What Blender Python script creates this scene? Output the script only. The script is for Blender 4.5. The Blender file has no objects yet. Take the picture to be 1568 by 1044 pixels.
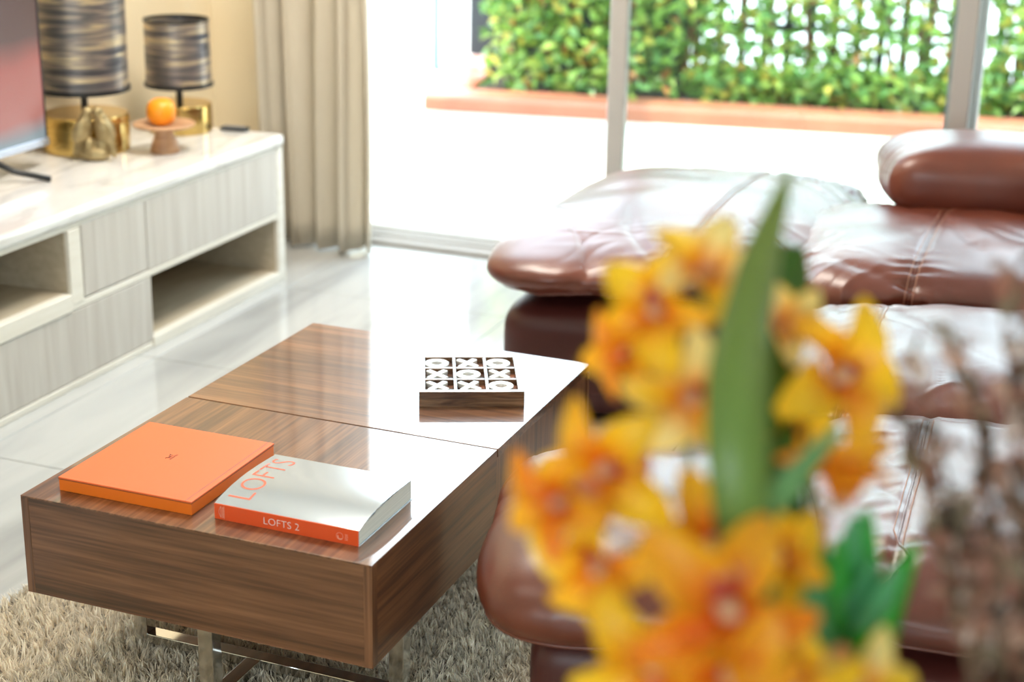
import bpy, bmesh, math, random
from mathutils import Vector, Matrix, noise
random.seed(7)
PI = math.pi
sc = bpy.context.scene
COL = sc.collection

# ------------------------------------------------------------------ camera
cam = bpy.data.cameras.new('camera'); camo = bpy.data.objects.new('camera', cam); COL.objects.link(camo)
CA = Vector((0.9293, 0.3686, 0.0189)); CB = Vector((-0.1347, 0.2912, 0.9471)); CC = Vector((-0.3441, 0.8828, -0.3198))
m = Matrix.Identity(4)
CC.normalize(); CA = (CA - CC*CA.dot(CC)).normalized(); CB = CA.cross(-CC).normalized() * -1
CB = (-CC).cross(CA).normalized()
for i in range(3):
    m[i][0] = CA[i]; m[i][1] = CB[i]; m[i][2] = -CC[i]
m[2][3] = 1.6
camo.matrix_world = m
cam.sensor_fit = 'HORIZONTAL'; cam.sensor_width = 36; cam.lens = 2485.34/1568*36
cam.clip_start = 0.05; cam.clip_end = 200
cam.dof.use_dof = True; cam.dof.focus_distance = 3.05; cam.dof.aperture_fstop = 2.45
sc.camera = camo

# ------------------------------------------------------------------ world, sun, portals, exposure
SKY = 5.0
w = bpy.data.worlds.new('sky'); sc.world = w; w.use_nodes = True
nt = w.node_tree; bg = nt.nodes['Background']
tc = nt.nodes.new('ShaderNodeTexCoord'); sx = nt.nodes.new('ShaderNodeSeparateXYZ'); rp = nt.nodes.new('ShaderNodeValToRGB')
nt.links.new(tc.outputs['Generated'], sx.inputs[0]); nt.links.new(sx.outputs['Z'], rp.inputs[0]); nt.links.new(rp.outputs[0], bg.inputs[0])
rp.color_ramp.elements[0].color = (0.80, 0.94, 1, 1); rp.color_ramp.elements[1].color = (0.62, 0.83, 1, 1)
bg.inputs[1].default_value = SKY
sun = bpy.data.lights.new('sun', 'SUN'); suno = bpy.data.objects.new('sun', sun); COL.objects.link(suno)
sun.energy = 6.0; sun.angle = 0.02; sun.color = (1, 0.94, 0.84)
suno.rotation_euler = Vector((-0.55, -0.25, 1.0)).to_track_quat('Z', 'Y').to_euler(); suno.location = (-3, 4, 8)
def portal(name, loc, rot, sx_, sy_):
    l = bpy.data.lights.new(name, 'AREA'); l.shape = 'RECTANGLE'; l.size = sx_; l.size_y = sy_
    l.cycles.is_portal = True
    o = bpy.data.objects.new(name, l); o.location = loc; o.rotation_euler = rot; COL.objects.link(o)
portal('portal_garden', (0.1, 5.62, 1.2), (-PI/2, 0, 0), 5.6, 2.4)
portal('portal_back', (0.0, -2.62, 1.55), (PI/2, 0, 0), 2.8, 1.3)
def ceiling_fill(i, x, y, p):  # added overhead fill that brightens the room and left wall, no fixture behind it
    l = bpy.data.lights.new('ceiling_fill_light', 'AREA'); l.shape = 'SQUARE'; l.size = 0.9; l.energy = p; l.color = (1.0, 0.93, 0.82)
    o = bpy.data.objects.new('ceiling_fill_light', l); o.location = (x, y, 2.69); COL.objects.link(o)
for i, (x, y, p) in enumerate([(-1.9, 1.2, 6), (-1.9, 3.9, 50), (1.0, 1.2, 2.5), (0.8, 3.6, 2.5)]): ceiling_fill(i, x, y, p)
sc.view_settings.view_transform = 'Standard'; sc.view_settings.look = 'None'
sc.view_settings.gamma = 1; sc.view_settings.use_curve_mapping = False
sc.view_settings.exposure = 0.62

# ------------------------------------------------------------------ helpers
def link(o, parent=None):
    COL.objects.link(o)
    if parent is not None: o.parent = parent
    return o
def tag(o, label=None, cat=None, group=None, kind=None):
    if label: o['label'] = label
    if cat: o['category'] = cat
    if group: o['group'] = group
    if kind: o['kind'] = kind
    return o
def thing(name, label, cat, loc=(0, 0, 0), rz=0, group=None):
    o = bpy.data.objects.new(name, None); o.location = loc; o.rotation_euler = (0, 0, rz); o.empty_display_size = 0.05
    link(o); return tag(o, label, cat, group)
def mesh_obj(name, me, mat=None, parent=None, smooth=False):
    if mat is not None:
        me.materials.clear(); me.materials.append(mat)
    if smooth: me.shade_smooth()
    return link(bpy.data.objects.new(name, me), parent)
def from_bm(name, bm, mat, parent=None, smooth=False):
    me = bpy.data.meshes.new(name); bm.normal_update(); bm.to_mesh(me); bm.free()
    return mesh_obj(name, me, mat, parent, smooth)
def add_box(bm, c, s, bev=0.0, seg=2, mtx=None):
    r = bmesh.ops.create_cube(bm, size=1.0)
    vs = r['verts']
    for v in vs: v.co = Vector((v.co.x*s[0], v.co.y*s[1], v.co.z*s[2]))
    if bev > 0:
        es = list({e for v in vs for e in v.link_edges})
        rr = bmesh.ops.bevel(bm, geom=es, offset=bev, segments=seg, affect='EDGES', profile=0.5)
        vs = list({v for f in rr['faces'] for v in f.verts} | {v for v in vs if v.is_valid})
    for v in vs:
        if mtx is not None: v.co = mtx @ v.co
        v.co += Vector(c)
    return vs
def box(name, lo, hi, mat, parent=None, bev=0.0, seg=2):
    bm = bmesh.new()
    c = [(a+b)/2 for a, b in zip(lo, hi)]; s = [abs(b-a) for a, b in zip(lo, hi)]
    add_box(bm, c, s, bev, seg)
    return from_bm(name, bm, mat, parent)
def lathe_bm(bm, prof, seg=40, c=(0, 0, 0), sx_=1, sy_=1):
    rings = []
    for r, z in prof:
        if r < 1e-6: rings.append([bm.verts.new((c[0], c[1], c[2]+z))])
        else: rings.append([bm.verts.new((c[0]+sx_*r*math.cos(2*PI*i/seg), c[1]+sy_*r*math.sin(2*PI*i/seg), c[2]+z)) for i in range(seg)])
    for a, b in zip(rings, rings[1:]):
        for i in range(seg):
            j = (i+1) % seg
            if len(a) == 1 and len(b) == 1: continue
            if len(a) == 1: bm.faces.new((a[0], b[j], b[i]))
            elif len(b) == 1: bm.faces.new((a[i], a[j], b[0]))
            else: bm.faces.new((a[i], a[j], b[j], b[i]))
def lathe(name, prof, mat, parent=None, seg=40, c=(0, 0, 0), smooth=True):
    bm = bmesh.new(); lathe_bm(bm, prof, seg, c); bmesh.ops.recalc_face_normals(bm, faces=bm.faces[:])
    o = from_bm(name, bm, mat, parent, smooth)
    if smooth:
        o.data.set_sharp_from_angle(angle=math.radians(35))
    return o
def tube_bm(bm, pts, r, seg=6, closed=False, r_end=None):
    pts = [Vector(p) for p in pts]; n = len(pts); rings = []
    up = Vector((0, 0, 1)); prev = None
    for i, p in enumerate(pts):
        if closed: t = pts[(i+1) % n] - pts[i-1]
        else: t = pts[min(i+1, n-1)] - pts[max(i-1, 0)]
        if t.length < 1e-9: t = Vector((0, 0, 1))
        t.normalize()
        if prev is None:
            a = up if abs(t.dot(up)) < 0.9 else Vector((1, 0, 0))
            nrm = (a - t*a.dot(t)).normalized()
        else:
            nrm = prev - t*prev.dot(t)
            nrm = nrm.normalized() if nrm.length > 1e-6 else Vector((1, 0, 0))
        prev = nrm; b = t.cross(nrm)
        rr = r if r_end is None else r + (r_end-r)*i/(n-1)
        rings.append([bm.verts.new(p + (nrm*math.cos(2*PI*k/seg) + b*math.sin(2*PI*k/seg))*rr) for k in range(seg)])
    for i in range(n if closed else n-1):
        a = rings[i]; b = rings[(i+1) % n]
        for k in range(seg): bm.faces.new((a[k], a[(k+1) % seg], b[(k+1) % seg], b[k]))
    if not closed:
        bm.faces.new(rings[0][::-1]); bm.faces.new(rings[-1])
def tube(name, pts, r, mat, parent=None, seg=6, closed=False, r_end=None):
    bm = bmesh.new(); tube_bm(bm, pts, r, seg, closed, r_end)
    return from_bm(name, bm, mat, parent, True)
def text_obj(name, s, size, mtx, mat, parent, extrude=0.0002, align='LEFT', sx_=1.0, spacing=1.0, bold=0.0):
    cu = bpy.data.curves.new(name, 'FONT'); cu.body = s; cu.size = size; cu.extrude = extrude
    cu.align_x = align; cu.space_character = spacing; cu.offset = bold; cu.resolution_u = 4
    o = bpy.data.objects.new('tmp', cu); COL.objects.link(o)
    bpy.context.view_layer.update()
    me = bpy.data.meshes.new_from_object(o); COL.objects.unlink(o); bpy.data.objects.remove(o)
    for v in me.vertices: v.co = mtx @ Vector((v.co.x*sx_, v.co.y, v.co.z))
    return mesh_obj(name, me, mat, parent)

# ------------------------------------------------------------------ materials
def mat(name, color=(0.8, 0.8, 0.8), rough=0.5, metal=0.0, **kw):
    mt = bpy.data.materials.new(name); mt.use_nodes = True
    b = mt.node_tree.nodes['Principled BSDF']
    b.inputs['Base Color'].default_value = (*color, 1); b.inputs['Roughness'].default_value = rough; b.inputs['Metallic'].default_value = metal
    for k, v in kw.items(): b.inputs[k].default_value = v
    return mt
def nodes(mt): return mt.node_tree.nodes, mt.node_tree.links, mt.node_tree.nodes['Principled BSDF']
def ramp(N, stops):
    r = N.new('ShaderNodeValToRGB'); cr = r.color_ramp
    while len(cr.elements) < len(stops): cr.elements.new(0.5)
    for e, (p, c) in zip(cr.elements, stops): e.position = p; e.color = (*c, 1)
    return r
def noise_mat(name, stops, scale=(1, 1, 1), nscale=5.0, detail=6.0, rough=0.5, metal=0.0, bump=0.0, bscale=None, distort=0.0, rrange=None, **kw):
    mt = mat(name, (1, 1, 1), rough, metal, **kw); N, L, B = nodes(mt)
    tc = N.new('ShaderNodeTexCoord'); mp = N.new('ShaderNodeMapping'); mp.inputs['Scale'].default_value = scale
    L.new(tc.outputs['Object'], mp.inputs[0])
    n = N.new('ShaderNodeTexNoise'); n.inputs['Scale'].default_value = nscale; n.inputs['Detail'].default_value = detail; n.inputs['Distortion'].default_value = distort
    L.new(mp.outputs[0], n.inputs['Vector'])
    r = ramp(N, stops); L.new(n.outputs['Fac'], r.inputs[0]); L.new(r.outputs[0], B.inputs['Base Color'])
    if rrange:
        mr = N.new('ShaderNodeMapRange'); mr.inputs['To Min'].default_value = rrange[0]; mr.inputs['To Max'].default_value = rrange[1]
        L.new(n.outputs['Fac'], mr.inputs['Value']); L.new(mr.outputs[0], B.inputs['Roughness'])
    if bump:
        bp = N.new('ShaderNodeBump'); bp.inputs['Strength'].default_value = bump; bp.inputs['Distance'].default_value = 0.002
        if bscale:
            n2 = N.new('ShaderNodeTexNoise'); n2.inputs['Scale'].default_value = bscale; L.new(tc.outputs['Object'], n2.inputs['Vector']); L.new(n2.outputs['Fac'], bp.inputs['Height'])
        else: L.new(n.outputs['Fac'], bp.inputs['Height'])
        L.new(bp.outputs[0], B.inputs['Normal'])
    return mt
def walnut(name, axis, rough=0.07, coat=1.0, tint=1.0):
    mt = mat(name, (1, 1, 1), 0.35); N, L, B = nodes(mt)
    sc1 = [34.0, 34.0, 34.0]; sc1[axis] = 0.9
    sc2 = [150.0, 150.0, 150.0]; sc2[axis] = 5.0
    tc = N.new('ShaderNodeTexCoord')
    def ns(scv, s, det, dist=0.0):
        mp = N.new('ShaderNodeMapping'); mp.inputs['Scale'].default_value = scv; L.new(tc.outputs['Object'], mp.inputs[0])
        n = N.new('ShaderNodeTexNoise'); n.inputs['Scale'].default_value = s; n.inputs['Detail'].default_value = det; n.inputs['Distortion'].default_value = dist
        L.new(mp.outputs[0], n.inputs['Vector']); return n
    n1 = ns(sc1, 1.0, 5.0, 0.6); n2 = ns(sc2, 1.0, 3.0, 0.1)
    sc3 = [9.0, 9.0, 9.0]; sc3[axis] = 0.5
    n3 = ns(sc3, 1.0, 2.0, 0.3)
    mx = N.new('ShaderNodeMath'); mx.operation = 'MULTIPLY_ADD'; mx.inputs[1].default_value = 0.36; L.new(n2.outputs['Fac'], mx.inputs[0])
    ad = N.new('ShaderNodeMath'); ad.operation = 'MULTIPLY_ADD'; ad.inputs[1].default_value = 0.40; L.new(n1.outputs['Fac'], ad.inputs[0])
    m3 = N.new('ShaderNodeMath'); m3.operation = 'MULTIPLY'; m3.inputs[1].default_value = 0.24; L.new(n3.outputs['Fac'], m3.inputs[0])
    L.new(m3.outputs[0], ad.inputs[2]); L.new(ad.outputs[0], mx.inputs[2])
    t = tint
    r = ramp(N, [(0.38, (0.062*t, 0.024*t, 0.011*t)), (0.46, (0.125*t, 0.049*t, 0.021*t)), (0.54, (0.205*t, 0.085*t, 0.037*t)), (0.63, (0.285*t, 0.128*t, 0.058*t))])
    L.new(mx.outputs[0], r.inputs[0]); L.new(r.outputs[0], B.inputs['Base Color'])
    B.inputs['Coat Weight'].default_value = coat; B.inputs['Coat Roughness'].default_value = rough; B.inputs['Coat IOR'].default_value = 1.52
    return mt
M = {}
M['walnut_x'] = walnut('walnut_x', 0, 0.015); M['walnut_y'] = walnut('walnut_y', 1, 0.015)
M['walnut_side_x'] = walnut('walnut_side_x', 0, 0.12, 0.6, 0.85); M['walnut_side_y'] = walnut('walnut_side_y', 1, 0.12, 0.6, 1.1); M['walnut_z'] = walnut('walnut_z', 2, 0.15, 0.6)
M['dark_gap'] = mat('dark_gap', (0.02, 0.012, 0.01), 0.7)
M['chrome'] = mat('chrome', (0.75, 0.75, 0.74), 0.09, 1.0)
M['wall'] = noise_mat('cream_paint', [(0.3, (0.93, 0.80, 0.58)), (0.7, (0.94, 0.82, 0.60))], nscale=3, rough=0.6, bump=0.05, bscale=400)
M['ceiling'] = mat('ceiling_paint', (0.85, 0.84, 0.80), 0.8)
M['white'] = noise_mat('white_paint', [(0.3, (0.84, 0.84, 0.82)), (0.7, (0.88, 0.88, 0.86))], nscale=4, rough=0.6)
M['tile'] = noise_mat('porcelain_tile', [(0.30, (0.33, 0.335, 0.335)), (0.45, (0.43, 0.435, 0.43)), (0.6, (0.49, 0.49, 0.48)), (0.75, (0.38, 0.385, 0.385))], scale=(3.2, 0.35, 1), nscale=2.2, detail=6, distort=0.5, rough=0.07)
M['grout'] = mat('grout', (0.34, 0.33, 0.31), 0.8)
M['alu'] = mat('window_aluminium', (0.46, 0.435, 0.415), 0.35, 0.1)
M['oak'] = noise_mat('whitewashed_oak', [(0.3, (0.47, 0.43, 0.385)), (0.5, (0.53, 0.495, 0.45)), (0.7, (0.58, 0.55, 0.505))], scale=(14, 14, 0.8), nscale=2.6, detail=5, distort=0.4, rough=0.4, bump=0.08)
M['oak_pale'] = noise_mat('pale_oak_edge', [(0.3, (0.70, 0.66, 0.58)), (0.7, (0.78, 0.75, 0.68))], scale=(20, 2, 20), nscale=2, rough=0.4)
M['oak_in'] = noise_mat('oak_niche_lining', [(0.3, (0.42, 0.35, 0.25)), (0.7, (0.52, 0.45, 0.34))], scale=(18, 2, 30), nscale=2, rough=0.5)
M['marble'] = noise_mat('pale_marble', [(0.36, (0.58, 0.56, 0.54)), (0.46, (0.70, 0.69, 0.67)), (0.7, (0.77, 0.76, 0.74))], scale=(3, 1, 3), nscale=3, detail=8, distort=1.6, rough=0.07)
M['brass'] = noise_mat('brushed_brass', [(0.3, (0.60, 0.40, 0.12)), (0.7, (0.80, 0.58, 0.22))], scale=(1, 1, 14), nscale=6, rough=0.22, metal=1.0, rrange=(0.14, 0.3))
M['gold'] = noise_mat('antique_gold', [(0.3, (0.30, 0.22, 0.10)), (0.7, (0.50, 0.40, 0.22))], nscale=30, rough=0.45, metal=0.75, bump=0.6, bscale=90)
M['black'] = mat('black_metal', (0.012, 0.013, 0.015), 0.35)
M['black_plastic'] = mat('black_plastic', (0.02, 0.025, 0.03), 0.3)
M['shade'] = noise_mat('striped_metallic_foil', [(0.30, (0.07, 0.07, 0.08)), (0.44, (0.17, 0.16, 0.165)), (0.54, (0.32, 0.27, 0.24)), (0.64, (0.72, 0.58, 0.36)), (0.76, (0.25, 0.23, 0.24))], scale=(2.0, 2.0, 22), nscale=2.3, detail=6, distort=0.7, rough=0.38, metal=0.65)
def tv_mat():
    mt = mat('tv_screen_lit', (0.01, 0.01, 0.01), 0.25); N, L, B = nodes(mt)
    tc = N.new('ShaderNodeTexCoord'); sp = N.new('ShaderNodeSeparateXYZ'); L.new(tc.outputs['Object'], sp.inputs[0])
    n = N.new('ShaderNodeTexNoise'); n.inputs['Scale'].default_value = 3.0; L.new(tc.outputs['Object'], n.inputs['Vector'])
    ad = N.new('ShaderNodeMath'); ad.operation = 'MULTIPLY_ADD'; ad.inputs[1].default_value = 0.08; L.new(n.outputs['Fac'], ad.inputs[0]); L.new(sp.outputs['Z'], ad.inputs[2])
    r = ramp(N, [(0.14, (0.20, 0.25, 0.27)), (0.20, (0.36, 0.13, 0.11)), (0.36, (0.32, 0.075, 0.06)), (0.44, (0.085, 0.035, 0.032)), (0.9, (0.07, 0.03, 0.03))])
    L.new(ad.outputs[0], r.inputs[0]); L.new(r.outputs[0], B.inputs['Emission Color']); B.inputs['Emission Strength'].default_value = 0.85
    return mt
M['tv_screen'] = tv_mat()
M['tv_frame'] = mat('tv_silver_frame', (0.45, 0.46, 0.52), 0.25, 0.9)
M['orange_fruit'] = noise_mat('orange_peel', [(0.3, (0.95, 0.30, 0.01)), (0.7, (1.0, 0.38, 0.02))], nscale=8, rough=0.35, bump=0.3, bscale=220)
M['wood_light'] = noise_mat('light_mango_wood', [(0.35, (0.42, 0.22, 0.11)), (0.65, (0.62, 0.37, 0.21))], scale=(3, 3, 14), nscale=4, distort=0.4, rough=0.4)
M['curtain'] = noise_mat('beige_curtain_weave', [(0.3, (0.66, 0.58, 0.46)), (0.7, (0.73, 0.66, 0.54))], scale=(60, 60, 2), nscale=6, rough=0.75, bump=0.1)
N_, L_, B_ = nodes(M['curtain'])
tr_ = N_.new('ShaderNodeBsdfTranslucent'); tr_.inputs[0].default_value = (0.75, 0.68, 0.56, 1); mx_ = N_.new('ShaderNodeMixShader'); mx_.inputs[0].default_value = 0.25
L_.new(B_.outputs[0], mx_.inputs[1]); L_.new(tr_.outputs[0], mx_.inputs[2]); L_.new(mx_.outputs[0], N_['Material Output'].inputs[0])
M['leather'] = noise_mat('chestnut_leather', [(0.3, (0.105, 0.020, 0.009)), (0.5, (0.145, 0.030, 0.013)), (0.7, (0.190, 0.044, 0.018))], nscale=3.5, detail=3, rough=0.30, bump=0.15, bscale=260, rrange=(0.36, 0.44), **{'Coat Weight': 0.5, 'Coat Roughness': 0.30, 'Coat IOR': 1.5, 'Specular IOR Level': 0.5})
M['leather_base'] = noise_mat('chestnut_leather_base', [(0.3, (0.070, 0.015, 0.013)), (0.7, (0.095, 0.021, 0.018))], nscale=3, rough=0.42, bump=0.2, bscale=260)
M['thread'] = mat('pale_stitching', (0.45, 0.22, 0.15), 0.6)
M['box_top'] = mat('orange_card_lid', (0.84, 0.165, 0.045), 0.45)
M['box_side'] = mat('orange_card_side', (0.86, 0.18, 0.012), 0.42)
M['brown_ink'] = mat('brown_ink', (0.16, 0.035, 0.02), 0.5)
M['red_spine'] = mat('orange_red_spine', (0.84, 0.095, 0.022), 0.22, 0, **{'Coat Weight': 0.6, 'Coat Roughness': 0.05})
M['ink_white'] = mat('white_print', (0.9, 0.86, 0.82), 0.5)
M['ink_pale'] = mat('faded_print', (0.95, 0.45, 0.32), 0.5)
M['ink_red'] = mat('coral_print', (0.86, 0.17, 0.10), 0.3)
M['paper'] = noise_mat('page_edges', [(0.4, (0.72, 0.74, 0.70)), (0.6, (0.86, 0.87, 0.83))], scale=(1, 1, 400), nscale=3, rough=0.7)
M['terrace'] = noise_mat('pale_terrace_tile', [(0.3, (0.62, 0.57, 0.50)), (0.7, (0.72, 0.67, 0.60))], nscale=3, rough=0.5)
M['terracotta'] = noise_mat('terracotta_glaze', [(0.3, (0.36, 0.115, 0.065)), (0.7, (0.44, 0.155, 0.09))], nscale=4, rough=0.35)
M['gate'] = mat('dark_green_gate', (0.03, 0.10, 0.08), 0.4)
M['fence'] = mat('dark_fence_paint', (0.018, 0.022, 0.028), 0.45)
M['soil'] = noise_mat('dark_soil', [(0.3, (0.02, 0.014, 0.01)), (0.7, (0.05, 0.035, 0.02))], nscale=20, rough=0.9)
M['bark'] = noise_mat('reddish_bark', [(0.3, (0.10, 0.04, 0.025)), (0.7, (0.20, 0.09, 0.05))], scale=(10, 10, 2), nscale=6, rough=0.8)
M['road'] = noise_mat('pale_concrete', [(0.3, (0.5, 0.49, 0.47)), (0.7, (0.6, 0.59, 0.56))], nscale=1, rough=0.8)
M['stem'] = noise_mat('green_stem', [(0.3, (0.10, 0.17, 0.03)), (0.7, (0.16, 0.26, 0.05))], nscale=20, rough=0.45)
M['twig'] = noise_mat('dry_twig', [(0.3, (0.12, 0.065, 0.035)), (0.7, (0.24, 0.15, 0.09))], nscale=20, rough=0.8)
M['ceramic'] = noise_mat('white_ceramic', [(0.3, (0.75, 0.74, 0.71)), (0.7, (0.80, 0.79, 0.76))], nscale=4, rough=0.15)
M['piece_white'] = mat('white_lacquered_wood', (0.92, 0.92, 0.90), 0.25, 0, **{'Coat Weight': 1.0, 'Coat Roughness': 0.1})
M['ttt_wood'] = noise_mat('acacia_wood', [(0.32, (0.060, 0.025, 0.014)), (0.5, (0.15, 0.075, 0.038)), (0.68, (0.30, 0.165, 0.085))], scale=(4, 24, 40), nscale=2, detail=5, distort=0.8, rough=0.2, **{'Coat Weight': 0.7, 'Coat Roughness': 0.06})
M['ttt_floor'] = noise_mat('dark_acacia_floor', [(0.35, (0.035, 0.018, 0.012)), (0.5, (0.10, 0.045, 0.025)), (0.66, (0.26, 0.10, 0.05))], scale=(6, 6, 6), nscale=3, detail=3, rough=0.35)
# glass: thin pane, clear with Fresnel reflection
def glass_mat():
    mt = bpy.data.materials.new('window_glass'); mt.use_nodes = True
    N = mt.node_tree.nodes; L = mt.node_tree.links; N.remove(N['Principled BSDF'])
    out = N['Material Output']; t = N.new('ShaderNodeBsdfTransparent'); g = N.new('ShaderNodeBsdfGlossy'); fr = N.new('ShaderNodeFresnel'); mx = N.new('ShaderNodeMixShader')
    t.inputs[0].default_value = (0.95, 0.98, 0.97, 1); g.inputs['Roughness'].default_value = 0.0; fr.inputs[0].default_value = 1.3
    L.new(fr.outputs[0], mx.inputs[0]); L.new(t.outputs[0], mx.inputs[1]); L.new(g.outputs[0], mx.inputs[2]); L.new(mx.outputs[0], out.inputs[0])
    return mt
M['glass'] = glass_mat()
def vcol_mat(name, rough=0.5, transl=0.0, bump=0.0):
    mt = mat(name, (1, 1, 1), rough); N, L, B = nodes(mt)
    a = N.new('ShaderNodeAttribute'); a.attribute_name = 'tint'; L.new(a.outputs['Color'], B.inputs['Base Color'])
    if transl:
        tr = N.new('ShaderNodeBsdfTranslucent'); mx = N.new('ShaderNodeMixShader'); mx.inputs[0].default_value = transl
        L.new(a.outputs['Color'], tr.inputs[0]); L.new(B.outputs[0], mx.inputs[1]); L.new(tr.outputs[0], mx.inputs[2]); L.new(mx.outputs[0], N['Material Output'].inputs[0])
    return mt
M['leafcol'] = vcol_mat('hedge_leaf', 0.4, 0.35)
M['pile'] = vcol_mat('rug_pile', 0.8, 0.15)
M['petal'] = vcol_mat('orchid_petal', 0.4, 0.45)
M['blade'] = vcol_mat('orchid_leaf', 0.35, 0.25)
M['bract'] = vcol_mat('dried_bract', 0.7, 0.25)
def set_tint(me, cols):
    a = me.color_attributes.new('tint', 'FLOAT_COLOR', 'POINT')
    flat = []
    for c in cols: flat.extend((c[0], c[1], c[2], 1.0))
    a.data.foreach_set('color', flat)
def pydata(name, V, F, material, parent=None, cols=None, smooth=False):
    me = bpy.data.meshes.new(name); me.from_pydata(V, [], F)
    if cols: set_tint(me, cols)
    return mesh_obj(name, me, material, parent, smooth)
def S(o, label=None):
    o['kind'] = 'structure'
    if label: o['label'] = label
    return o

# ------------------------------------------------------------------ room shell
XL, XR, YB, YF, ZC = -3.27, 3.1, -2.5, 5.25, 2.75
slab = S(box('floor', (XL-0.12, YB-0.12, -0.15), (XR+0.12, YF+0.25, -0.012), M['grout']), 'glossy pale grey porcelain tiled floor')
T = 0.8; g = 0.0015
tile_me = {}
x = XL-0.11
xs = [XL-0.11, -2.62, -1.82, -1.02, -0.22, 0.58, 1.38, 2.18, 2.98, XR+0.1]
ys = [YB-0.1, -1.77, -0.97, -0.17, 0.63, 1.43, 2.23, 3.03, 3.83, 4.63, YF-0.02]
for i in range(len(xs)-1):
    for j in range(len(ys)-1):
        sxx = xs[i+1]-xs[i]-2*g; syy = ys[j+1]-ys[j]-2*g
        box('tile', (xs[i]+g, ys[j]+g, -0.012), (xs[i]+g+sxx, ys[j]+g+syy, 0.0), M['tile'], slab, 0.0008, 1)
S(box('wall_left', (XL-0.12, YB-0.12, -0.1), (XL, YF+0.22, ZC), M['wall']), 'cream painted wall behind the media cabinet')
S(box('wall_right', (XR, YB-0.12, -0.1), (XR+0.12, YF+0.22, ZC), M['wall']), 'cream painted wall at the right of the room')
S(box('ceiling', (XL-0.12, YB-0.12, ZC), (XR+0.12, YF+0.24, ZC+0.12), M['ceiling']), 'white flat ceiling')
# garden wall: pier, header
fw = S(box('wall_front', (XL, YF, -0.1), (-2.74, YF+0.22, ZC), M['wall']), 'cream pier beside the garden doors')
S(box('wall_front.001', (-2.74, YF, 2.42), (XR, YF+0.22, ZC), M['wall']), 'wall above the garden doors')
S(box('wall_front.002', (2.9, YF, -0.1), (XR, YF+0.22, 2.42), M['wall']), 'pier at the right of the garden doors')
# wall behind the viewer, with an unseen opening added to let in fill light
S(box('wall_back', (XL, YB-0.12, -0.1), (-1.4, YB, ZC), M['wall']), 'wall behind the viewpoint, left of its added fill light opening')
S(box('wall_back.001', (1.4, YB-0.12, -0.1), (XR, YB, ZC), M['wall']), 'wall behind the viewpoint, right of its added fill light opening')
S(box('wall_back.002', (-1.4, YB-0.12, 2.2), (1.4, YB, ZC), M['wall']), 'lintel of the wall behind the viewpoint')
S(box('wall_back.003', (-1.4, YB-0.12, -0.1), (1.4, YB, 0.9), M['wall']), 'sill wall behind the viewpoint')
S(box('baseboard_left', (XL, YB, 0.0), (XL+0.012, YF, 0.08), M['white'], None, 0.003, 1), 'white baseboard on the left wall')

# ------------------------------------------------------------------ sliding garden doors
d1 = S(box('door_1', (-2.74, YF+0.01, -0.03), (2.9, YF+0.215, 0.018), M['alu'], None, 0.004, 1), 'aluminium floor track of the sliding garden doors')
for yy in (YF+0.05, YF+0.11, YF+0.17):
    box('track_rail', (-2.74, yy-0.006, 0.018), (2.9, yy+0.006, 0.030), M['alu'], d1, 0.002, 1)
box('head_track', (-2.74, YF+0.02, 2.36), (2.9, YF+0.2, 2.42), M['alu'], d1, 0.004, 1)
def door(name, x0, x1, y, label, sw=0.05):
    f = S(box(name, (x0, y-0.02, 0.03), (x0+sw, y+0.02, 2.36), M['alu'], None, 0.004, 1), label)
    box('stile', (x1-sw, y-0.02, 0.03), (x1, y+0.02, 2.36), M['alu'], f, 0.004, 1)
    box('bottom_rail', (x0+sw, y-0.018, 0.03), (x1-sw, y+0.018, 0.085), M['alu'], f, 0.004, 1)
    box('top_rail', (x0+sw, y-0.018, 2.29), (x1-sw, y+0.018, 2.36), M['alu'], f, 0.004, 1)
    p = box('glass_pane', (x0+sw-0.004, y-0.003, 0.085), (x1-sw+0.004, y+0.003, 2.29), M['glass'], f)
    return f
door('door_2', -1.745, -0.50, YF+0.11, 'white framed sliding glass door behind the chaise', 0.062)
door('door_3', -0.585, 0.70, YF+0.05, 'white framed sliding glass door behind the bolster', 0.062)
door('door_4', 0.66, 1.95, YF+0.11, 'white framed sliding glass door at the right end', 0.062)
door('door_5', 1.90, 2.88, YF+0.17, 'white framed sliding glass door in the right corner', 0.062)
door('door_6', -1.765, -2.9+0.0 if False else -0.56, YF+0.17, 'outer white framed sliding glass door slid behind the chaise', 0.05)

# ------------------------------------------------------------------ outdoors
ter = S(box('floor_terrace', (-6.0, YF+0.22, -0.16), (5.0, 8.9, -0.032), M['grout']), 'sunlit pale tiled terrace outside')
ter.name = 'terrace'
ty = YF+0.225
j = 0
while ty < 8.8:
    tx = -4.8
    while tx < 3.2:
        box('paver', (tx+0.002, ty+0.002, -0.032), (tx+0.598, ty+0.598, -0.02), M['terrace'], ter, 0.001, 1)
        tx += 0.6
    ty += 0.6
S(box('ground', (-40, 8.9, -0.3), (40, 60, -0.10), M['road']), 'sunlit pale concrete yard beyond the fence')
S(box('ground.001', (-40, -30, -0.3), (40, YF, -0.16), M['road']), 'pale ground around the house')
S(box('trim_1', (-3.84, 5.55, -0.03), (-3.66, 7.72, 2.3), M['white']), 'white garden side wall left of the terrace')
SK = math.atan2(0.46, 2.64)
cs_, sn_ = math.cos(SK), math.sin(SK)
def P2(s, t, z=0.0):  # planter frame: s along, t outwards
    return Vector((-3.60 + s*cs_ - t*sn_, 7.86 + s*sn_ + t*cs_, z))
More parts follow.
